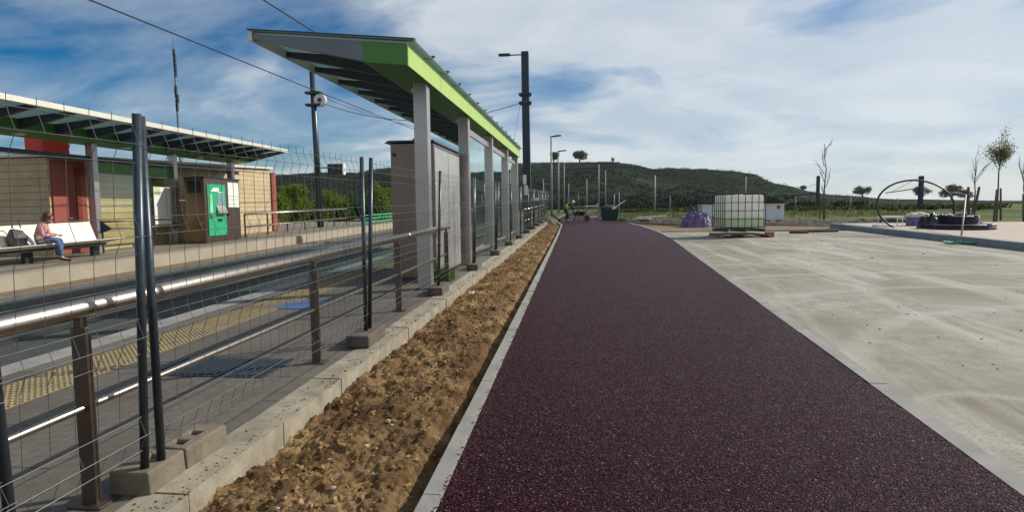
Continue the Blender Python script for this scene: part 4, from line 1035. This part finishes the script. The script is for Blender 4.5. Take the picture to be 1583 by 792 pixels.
heap('sacks', 'pale pinkish sacks piled on the dark purple crate', (c3.x,Yc+2.5,gz(Yc+2.5)+.6), .5, .35, .16, mat('pink_sacks',(.62,.5,.47),.8,var=.3,vs=6), 4, 'sacks')
c4 = at_y(1376,346,Yc+2); o = thing('table', 'small white table seen through the left side of the black hoop', 'table', (c4.x,Yc+2,gz(Yc+2)+.2)); MB().box((-.42,-.25,.36),(.42,.25,.44)).build('tabletop', m_white, o, bevel=.02)
for x in (-.38,.38):
    for y in (-.2,.2): MB().tube([(x,y,0),(x,y,.36)], .02, 6).build('leg', m_white, o)
c5 = at_y(1357,348,Yc+2); o = MB().box((-.32,-.2,0),(.3,.2,.12)).build('polystyrene_slab', m_white, None, bevel=.02); o.location = (c5.x,Yc+1.6,gz(Yc)+.2); tag(o, 'flat white slab lying left of the small white table', 'slab')

# ------------------------------------------------------------------ trees right
def limbs(mb, p, d, L, r, depth, rr, tips, spread=.5):
    p = Vector(p); d = Vector(d).normalized(); pts = [p]; q = p.copy()
    for k in range(4):
        d = (d+Vector((rr.gauss(0,.08),rr.gauss(0,.08),rr.gauss(0,.04)))).normalized(); q = q+d*L/4; pts.append(q.copy())
    mb.tube(pts, [r*(1-.12*k) for k in range(5)], 5); tips.append((q, d))
    if depth:
        for k in range(3):
            pt = pts[1+k] if k < 3 else pts[4]; a = rr.uniform(0,6.28); nd = (d+Vector((math.cos(a),math.sin(a),rr.uniform(0,.5)))*spread).normalized()
            limbs(mb, pts[2+min(k,2)], nd, L*.68, r*.55, depth-1, rr, tips, spread)
def stake(label, a, b2, Y, w=.09):
    A = at_y(*a, Y); Bq = at_y(*b2, Y); o = MB().tube([Vector((0,0,0)), A-Bq], w/2, 8).build('tree_stake', m_stake, None, True); o.location = Bq; tag(o, label, 'stake', 'stakes holding the young trees')
# leafy young tree
Y = 33; b0 = at_y(1540,344,Y); b0.z = gz(Y); t0 = at_y(1544,265,Y); o = thing('young_tree', 'young leafy tree between two stakes, near the right edge', 'tree', tuple(b0))
rr = random.Random(21); mb = MB(); top = t0-b0; tips = []
mb.tube([(0,0,0),(.02,0,top.z*.5),tuple(top)], [.045,.038,.03], 7)
for k in range(9):
    a = k*2.4; limbs(mb, top+Vector((0,0,.1*k*.7)), (math.cos(a)*.5,math.sin(a)*.5,1.0), .68-.03*k, .016, 2, rr, tips, .38)
limbs(mb, top, (0.05,0,1), 1.1, .025, 2, rr, tips, .35)
mb.build('trunk', m_bark, o)
lf_ = MB()
for q, d in tips:
    for k in range(17): lf_.leaf(q-d*rr.uniform(0,.45)+Vector((rr.gauss(0,.10),rr.gauss(0,.10),rr.gauss(0,.10))), rr.uniform(.05,.11), rr)
lf_.build('crown', m_paleleaf, o)
stake('timber stake leaning left of the young leafy tree', (1541,293), (1536,343), Y-.2); stake('upright timber stake right of the young leafy tree', (1547,291), (1547,341), Y-.2)
# bare trees
def bare(label, base, topp, Y, seed, n=6, frac=.45, L=.9, r=.045):
    b0 = at_y(*base, Y); b0.z = gz(Y); t0 = at_y(*topp, Y)-b0; o = thing('bare_tree', label, 'tree', tuple(b0)); rr = random.Random(seed); mb = MB(); tips = []
    pts = [Vector((0,0,0)).lerp(t0, k/6)+Vector((rr.gauss(0,.03),rr.gauss(0,.03),0))*(1 if k else 0) for k in range(7)]
    mb.tube(pts, [r*(1-.13*k) for k in range(7)], 7)
    mb.build('trunk', m_bark, o); mb = MB()
    for k in range(n):
        t = frac+(1-frac)*k/n; p = Vector((0,0,0)).lerp(t0, t); a = rr.uniform(0,6.28)
        limbs(mb, p, (math.cos(a)*.55,math.sin(a)*.55,1), L*rr.uniform(.6,1.1), r*.42, 1, rr, tips, .4)
    mb.build('branches', m_bark, o); return o
bare('small bare tree with upright twigs between two stakes', (1503,338), (1509,262), 36, 4, 6, .62, .95)
stake('timber stake left of the small bare tree', (1497,289), (1497,338), 36, .13); stake('timber stake leaning right across the small bare tree', (1514,289), (1504,338), 35.8, .13)
bare('bare sapling cut by the right picture edge', (1585,345), (1582,262), 32, 9, 5, .6, .8); stake('timber stake at the right picture edge', (1582,300), (1582,345), 31.8)
bare('tall thin bare tree standing beside the dark line pole', (1273,340), (1275,222), 39, 15, 7, .3, .8, .06)
o = thing('tree_guard', 'dark wrapped stakes round the foot of the tall thin bare tree', 'stake', tuple(on_ground(1271,341)))
for dx, dy in ((-.12,0),(.12,.05)): MB().tube([(dx*1.3,dy,0),(dx,dy,1.35)], .045, 6).build('stake', m_stake, o)

# vegetation: bushes behind the far platform
def bush(name, label, c, r, n, size, m, seed, cat='bush', group=None, clumps=14):
    o = thing(name, label, cat, c, group=group); rr = random.Random(seed); st = MB()
    for k in range(5): st.tube([(rr.uniform(-.2,.2),rr.uniform(-.2,.2),0),(rr.uniform(-.5,.5)*r[0],rr.uniform(-.5,.5)*r[1],r[2]*1.2)], .03, 5)
    st.build('stem', m_bark, o); lf_ = MB()
    for k in range(clumps):
        a = rr.uniform(0,6.28); q = rr.random()**.5*.68; z = rr.uniform(.25,1.45)
        f = .62 if z < 1.1 else .4
        lf_.leaves((r[0]*q*math.cos(a)*(1.25-z*.4), r[1]*q*math.sin(a), r[2]*z), (r[0]*f*rr.uniform(.5,1),r[1]*f,r[2]*f*.75), n//clumps, size, rr, .3, 0, .02)
    lf_.build('crown', m, o); return o
GB = 'bushes behind the far platform'
for px, py, rx, rz, Y, sd, lab in ((452,345,2.1,1.75,44,1,'tall round green bush right behind the far red-edged wall'),(520,345,1.55,1.5,44,2,'green bush to the right of the grey line pole'),(592,345,1.75,1.75,46,3,'green bush beside the steel cabinet, above the green railing'),
    (425,345,1.0,1.5,41,5,'narrow green bush touching the end of the station wall')):
    q = at_y(px,py,Y); bush('bush', lab, (q.x,Y,gz(Y)), (rx,1.6,rz), 5200, .16, m_bushleaf, sd, group=GB)
for i, px in enumerate((478,545,562)):
    q = at_y(px,350,47); bush('hedge_shrub', ['low dark shrub between the two taller bushes','low dark shrub left of the green railing','low dark shrub behind the green railing'][i], (q.x,47,gz(47)), (1.4,1,.8), 2600, .16, m_tree, 30+i, 'shrub', 'low shrubs behind the far platform')
GW = 'weeds at the platform kerb'
for px, py, s_, lab in ((716,407,.32,'grassy weed tuft at the corner of the steel cabinet'),(673,435,.26,'weed tuft beside the first shelter column'),(688,432,.2,'small weed tuft behind the fence foot by the handrail end')):
    g = on_ground(px,py,.1); o = thing('weed', lab, 'weed', (min(g.x,-2.3),g.y,gz(g.y)+.1), group=GW); rr = random.Random(px); mb = MB()
    for k in range(160):
        a = rr.uniform(0,6.28); l = s_*rr.uniform(.5,1.3); b_ = Vector((rr.gauss(0,.08),rr.gauss(0,.12),0)); e = b_+Vector((math.cos(a)*l*.45,math.sin(a)*l*.45,l)); w = Vector((-math.sin(a),math.cos(a),0))*.007
        m2 = b_.lerp(e,.6)+Vector((0,0,l*.12)); mb.quadset([b_-w,b_+w,m2+w,m2-w,e],[(0,1,2,3),(3,2,4)])
    mb.build('blades', m_weed, o)
# litter
for px, py, s_, lab in ((622,527,.06,'crumpled white wrapper at the kerb side of the soil'),(755,415,.12,'crumpled white plastic sheet at the kerb, farther along the soil'),(727,452,.09,'grey and white scrap of foil on the soil by the kerb'),(668,497,.05,'flat white paper scrap lying at the kerb edge')):
    g = on_ground(px,py,-.02); heap('litter', lab, (g.x+.03,g.y,soil_h(g.x,g.y,.1)-.005), s_, s_*.8, s_*.5, mat('litter_white',(.6,.62,.62),.5,var=.2,vs=20), px, 'litter')

# ------------------------------------------------------------------ hills
sky_az = [(-75,2.2),(-50,2.6),(-35,2.9),(-29,3.1),(-20.5,3.5),(-17.9,3.9),(-10,4.15),(-1.6,4.2),(2.6,4.11),(5,3.9),(6.7,3.45),(10,3.2),(13.4,2.99),(15.2,2.5),(17.2,1.76),(19.5,1.2),(21.6,.83),(26,.4),(33.9,.12),(45,.3),(60,.5),(80,.8)]
def lerpt(t, tab):
    for (a, x), (b2, y) in zip(tab[:-1], tab[1:]):
        if a <= t <= b2:
            u = (t-a)/(b2-a); u = u*u*(3-2*u)*.5+u*.5; return x+(y-x)*u
    return tab[0][1] if t < tab[0][0] else tab[-1][1]
R0, R1, R2 = 165.0, 430.0, 620.0
def hill_h(az, r):
    top = 1.6+R1*math.tan(rad(lerpt(az, sky_az)))
    base = 1.02
    if r <= R1:
        t = (r-R0)/(R1-R0); s_ = max(0,t)**1.15; s_ = s_*s_*(3-2*s_)*.55+s_*.45; z = base-.6+(top-base+.6)*s_
    else: z = top-(r-R1)*.05
    a = rad(az); x = r*math.sin(a); y = r*math.cos(a); t = max(0,min(1,(r-R0)/80))
    amp = min(1,(top-base)/20+.03)
    z += t*amp*(noise.fractal(Vector((x*.012,y*.012,2.2)),1,2,5)*5.5*(1 if r < R1-40 else .35))
    gl = math.sin(az*.9+r*.006)*1.6*amp*t*max(0,1-(r/R1)**4); return z-gl*.6
mb = MB(); NA, NR = 330, 64
for j in range(NR+1):
    r = R0+(R2-R0)*(j/NR)
    for i in range(NA+1):
        az = -75+155*i/NA; a = rad(az); mb.v.append((r*math.sin(a), r*math.cos(a), hill_h(az,r)))
for j in range(NR):
    for i in range(NA): a = j*(NA+1)+i; mb.f.append([a,a+NA+1,a+NA+2,a+1]); mb.m.append(0)
struct('hill', mb, m_hill, True)
# scrub covering the slope
mb = MB(); rr = random.Random(99); cnt = 0
while cnt < 9000:
    az = rr.uniform(-34,24); r = rr.uniform(170,432); top = lerpt(az, sky_az)
    if top < 1.3 and rr.random() < .75: continue
    a = rad(az); x = r*math.sin(a); y = r*math.cos(a)
    dn = noise.noise(Vector((x*.02,y*.02,7)))
    if dn < -.05 and rr.random() < .85: continue
    if az > 9 and rr.random() < .45: continue
    s_ = rr.uniform(.35,1.0)*(1.25 if r < 215 else 1)
    if r > 415: s_ *= .55
    z = hill_h(az,r)
    for k in range(15):
        mb.leaf((x+rr.gauss(0,.8)*s_,y+rr.gauss(0,.8)*s_,z+abs(rr.gauss(0,.5))*s_), s_*rr.uniform(.35,.8), rr, 0, .8)
    cnt += 1
tag(mb.build('hillside_scrub', m_scrub), 'dark green scrub and bushes covering the hillside', None, None, 'stuff')
# tree belt at the foot of the hill
mb = MB()
for k in range(260):
    az = rr.uniform(-30,24); r = rr.uniform(158,200); a = rad(az); x = r*math.sin(a); y = r*math.cos(a); s_ = rr.uniform(.9,2.0)*(.5 if az > 17.5 else 1)
    if 3 < az < 9 and rr.random() < .5: continue
    for q in range(110):
        d = Vector((rr.gauss(0,1),rr.gauss(0,1),rr.gauss(0,1))).normalized()*rr.random()**.4
        mb.leaf((x+d.x*s_*1.3,y+d.y*s_,1.0+s_*.9+d.z*s_*.9), rr.uniform(.3,.65), rr, 0, .8)
tag(mb.build('tree_belt', m_scrub), 'dark belt of trees along the foot of the hill', None, None, 'stuff')
# dark brush along the field edge
mb = MB()
for k in range(240):
    az = rr.uniform(3,33); r = rr.uniform(62,92); a = rad(az); x = r*math.sin(a); y = r*math.cos(a); s_ = rr.uniform(.25,.6)*(1 if az > 16 else .7)
    for q in range(26):
        d = Vector((rr.gauss(0,1),rr.gauss(0,1),rr.gauss(0,1))).normalized()*rr.random()**.4
        mb.leaf((x+d.x*s_*1.8,y+d.y*s_,1.0+s_*.5+d.z*s_*.6), rr.uniform(.2,.4), rr, 0, .8)
tag(mb.build('field_brush', m_tree), 'low dark brush dotted along the far side of the green field', None, None, 'stuff')
# rough grass at field edge
mb = MB()
for k in range(5000):
    y = rr.uniform(44,75); x = rr.uniform(1.2,.42*y+6); h_ = rr.uniform(.05,.22); a = rr.uniform(0,3.14); w = .06; z = gz(y)-.02
    dx, dy = math.cos(a)*w, math.sin(a)*w; mb.quadset([(x-dx,y-dy,z),(x+dx,y+dy,z),(x+rr.uniform(-.1,.1),y,z+h_)],[(0,1,2)])
tag(mb.build('rough_grass', leafmat('dry_grass',(.07,.085,.03),(.17,.17,.07))), 'tufty rough grass at the edge of the field', None, None, 'stuff')
# haze
hz = MB().box((-950,-140,-2),(950,950,75)).build('haze', newmat('haze_air')[0]); tag(hz, None, None, None, 'stuff')
hm = hz.data.materials[0].node_tree; hm.nodes.remove(hm.nodes['Principled BSDF']); pv = hm.nodes.new('ShaderNodeVolumePrincipled'); pv.inputs['Color'].default_value = (.8,.88,.95,1); pv.inputs['Density'].default_value = .00008; pv.inputs['Anisotropy'].default_value = .3
hm.links.new(pv.outputs[0], hm.nodes['Material Output'].inputs['Volume'])
# skyline trees
def sky_tree(label, px, py, dist, w, h_, seed, trunk=True, m=m_tree, n=1900):
    d = ray(px, py); az = math.degrees(math.atan2(d.x,d.y)); a = rad(az); x = dist*math.sin(a); y = dist*math.cos(a)
    z = hill_h(az, dist)-.3; o = thing('tree', label, 'tree', (x,y,z), group='trees on the skyline'); rr = random.Random(seed); t = MB()
    t.tube([(0,0,0),(.1,0,h_*.5)], [w*.05,w*.035], 6)
    for k in range(5): t.tube([(.1,0,h_*.35),(rr.uniform(-.4,.4)*w,rr.uniform(-.3,.3)*w,h_*.75)], w*.018, 4)
    t.build('trunk', m_bark, o); c = MB()
    for k in range(12):
        c.leaves((rr.uniform(-.3,.3)*w,rr.uniform(-.3,.3)*w,h_*rr.uniform(.36,.82)), (w*.22,w*.22,h_*.2), n//12, w*.07, rr, .2)
    c.build('crown', m, o)
sky_tree('small round tree on the hilltop behind the street lamps', 856, 249, 422, 9, 9, 1)
sky_tree('wide dark tree crowning the hilltop right of the street lamps', 896, 250, 422, 13, 9.5, 2)
sky_tree('tiny lone tree on the hilltop skyline, middle of the crest', 947, 251, 422, 3, 4, 3)
sky_tree('low bush tree on the ridge above the white hut', 1242, 292, 425, 5, 4, 4)
sky_tree('round lone tree on the low skyline left of the black hoop', 1333, 302, 425, 10, 7.5, 5)
sky_tree('round tree on the skyline behind the hoop line pole', 1425, 308, 425, 9, 8, 6)
sky_tree('broad dark tree on the skyline right of the black hoop', 1471, 311, 425, 12.5, 9.5, 7)
sky_tree('flatter tree on the skyline behind the small bare tree', 1494, 312, 425, 10, 7, 8)

# ------------------------------------------------------------------ camera, light, sky
cam = bpy.data.cameras.new('camera'); co = bpy.data.objects.new('camera', cam); C.objects.link(co); bpy.context.scene.camera = co
cam.sensor_fit = 'HORIZONTAL'; cam.sensor_width = 36; cam.lens = F/1583*36; cam.clip_start = .05; cam.clip_end = 5000
mw = Matrix((rt, up, -fw)).transposed().to_4x4(); mw.translation = (0,0,CZ); co.matrix_world = mw
S = Vector((1.37,.75,1.02)).normalized(); EL = math.asin(S.z); AZ = math.atan2(S.x, S.y)
su = bpy.data.lights.new('sun','SUN'); so = bpy.data.objects.new('sun', su); C.objects.link(so); so.rotation_euler = S.to_track_quat('Z','Y').to_euler()
su.energy = 5.0; su.angle = rad(.53); su.color = (1,.93,.82)
w = bpy.data.worlds.new('World'); bpy.context.scene.world = w; w.use_nodes = True; nt = w.node_tree; bg = nt.nodes['Background']
sk = N(nt,'ShaderNodeTexSky', sky_type='NISHITA', sun_disc=False); sk.sun_elevation = EL; sk.sun_rotation = AZ; sk.altitude = 600; sk.air_density = 1.0; sk.dust_density = .6; sk.ozone_density = 3.5
tc = N(nt,'ShaderNodeTexCoord'); sp = N(nt,'ShaderNodeSeparateXYZ'); nt.links.new(tc.outputs['Generated'], sp.inputs[0])
dn = N(nt,'ShaderNodeMath', operation='MAXIMUM'); nt.links.new(sp.outputs[2], dn.inputs[0]); dn.inputs[1].default_value = 0
dz = N(nt,'ShaderNodeMath', operation='ADD'); nt.links.new(dn.outputs[0], dz.inputs[0]); dz.inputs[1].default_value = .22
def div(s):
    m = N(nt,'ShaderNodeMath', operation='DIVIDE'); nt.links.new(s, m.inputs[0]); nt.links.new(dz.outputs[0], m.inputs[1]); return m.outputs[0]
cb = N(nt,'ShaderNodeCombineXYZ'); nt.links.new(div(sp.outputs[0]), cb.inputs[0]); nt.links.new(div(sp.outputs[1]), cb.inputs[1])
mp_ = N(nt,'ShaderNodeMapping'); mp_.inputs['Rotation'].default_value = (0,0,rad(38)); mp_.inputs['Scale'].default_value = (1.0,1.5,1); mp_.inputs['Location'].default_value = (3.3,1.2,0); nt.links.new(cb.outputs[0], mp_.inputs[0])
c1 = noisetex(nt, mp_.outputs[0], .95, 8, .56, .5); c2 = noisetex(nt, mp_.outputs[0], .32, 4, .5, .2)
ad = N(nt,'ShaderNodeMath', operation='MULTIPLY_ADD'); nt.links.new(c2, ad.inputs[0]); ad.inputs[1].default_value = .7; nt.links.new(c1, ad.inputs[2])
# more cirrus towards the east side of the sky
ax = N(nt,'ShaderNodeMath', operation='MULTIPLY_ADD'); nt.links.new(sp.outputs[0], ax.inputs[0]); ax.inputs[1].default_value = .22; nt.links.new(ad.outputs[0], ax.inputs[2])
ve = N(nt,'ShaderNodeMapRange', interpolation_type='SMOOTHSTEP'); ve.inputs['From Min'].default_value = -.45; ve.inputs['From Max'].default_value = .55; ve.inputs['To Min'].default_value = -.015; ve.inputs['To Max'].default_value = .31
nt.links.new(sp.outputs[0], ve.inputs['Value']); av = N(nt,'ShaderNodeMath', operation='ADD'); nt.links.new(ad.outputs[0], av.inputs[0]); nt.links.new(ve.outputs[0], av.inputs[1])
cf = ramp(nt, av.outputs[0], [(.72,(0,0,0)),(.88,(.34,.34,.34)),(1.12,(.82,.82,.82))])
hs = N(nt,'ShaderNodeHueSaturation'); hs.inputs['Saturation'].default_value = 1.6; hs.inputs['Value'].default_value = .84; nt.links.new(sk.outputs[0], hs.inputs['Color'])
cc = ramp(nt, noisetex(nt, mp_.outputs[0], 1.6, 7, .55, .6), [(.35,(.62,.70,.78)),(.65,(.86,.89,.90))]); vm = N(nt,'ShaderNodeVectorMath', operation='SCALE'); nt.links.new(cc, vm.inputs[0]); vm.inputs['Scale'].default_value = 10.5
cl = mix(nt, cf, hs.outputs[0], vm.outputs[0])
nt.links.new(cl, bg.inputs[0]); bg.inputs[1].default_value = .09
sc = bpy.context.scene; sc.view_settings.view_transform = 'Standard'; sc.view_settings.look = 'None'; sc.view_settings.exposure = 0; sc.view_settings.gamma = 1
sc.render.engine = 'CYCLES'; sc.render.resolution_x = 1024; sc.render.resolution_y = 513
sc.cycles.max_bounces = 8; sc.cycles.transparent_max_bounces = 16
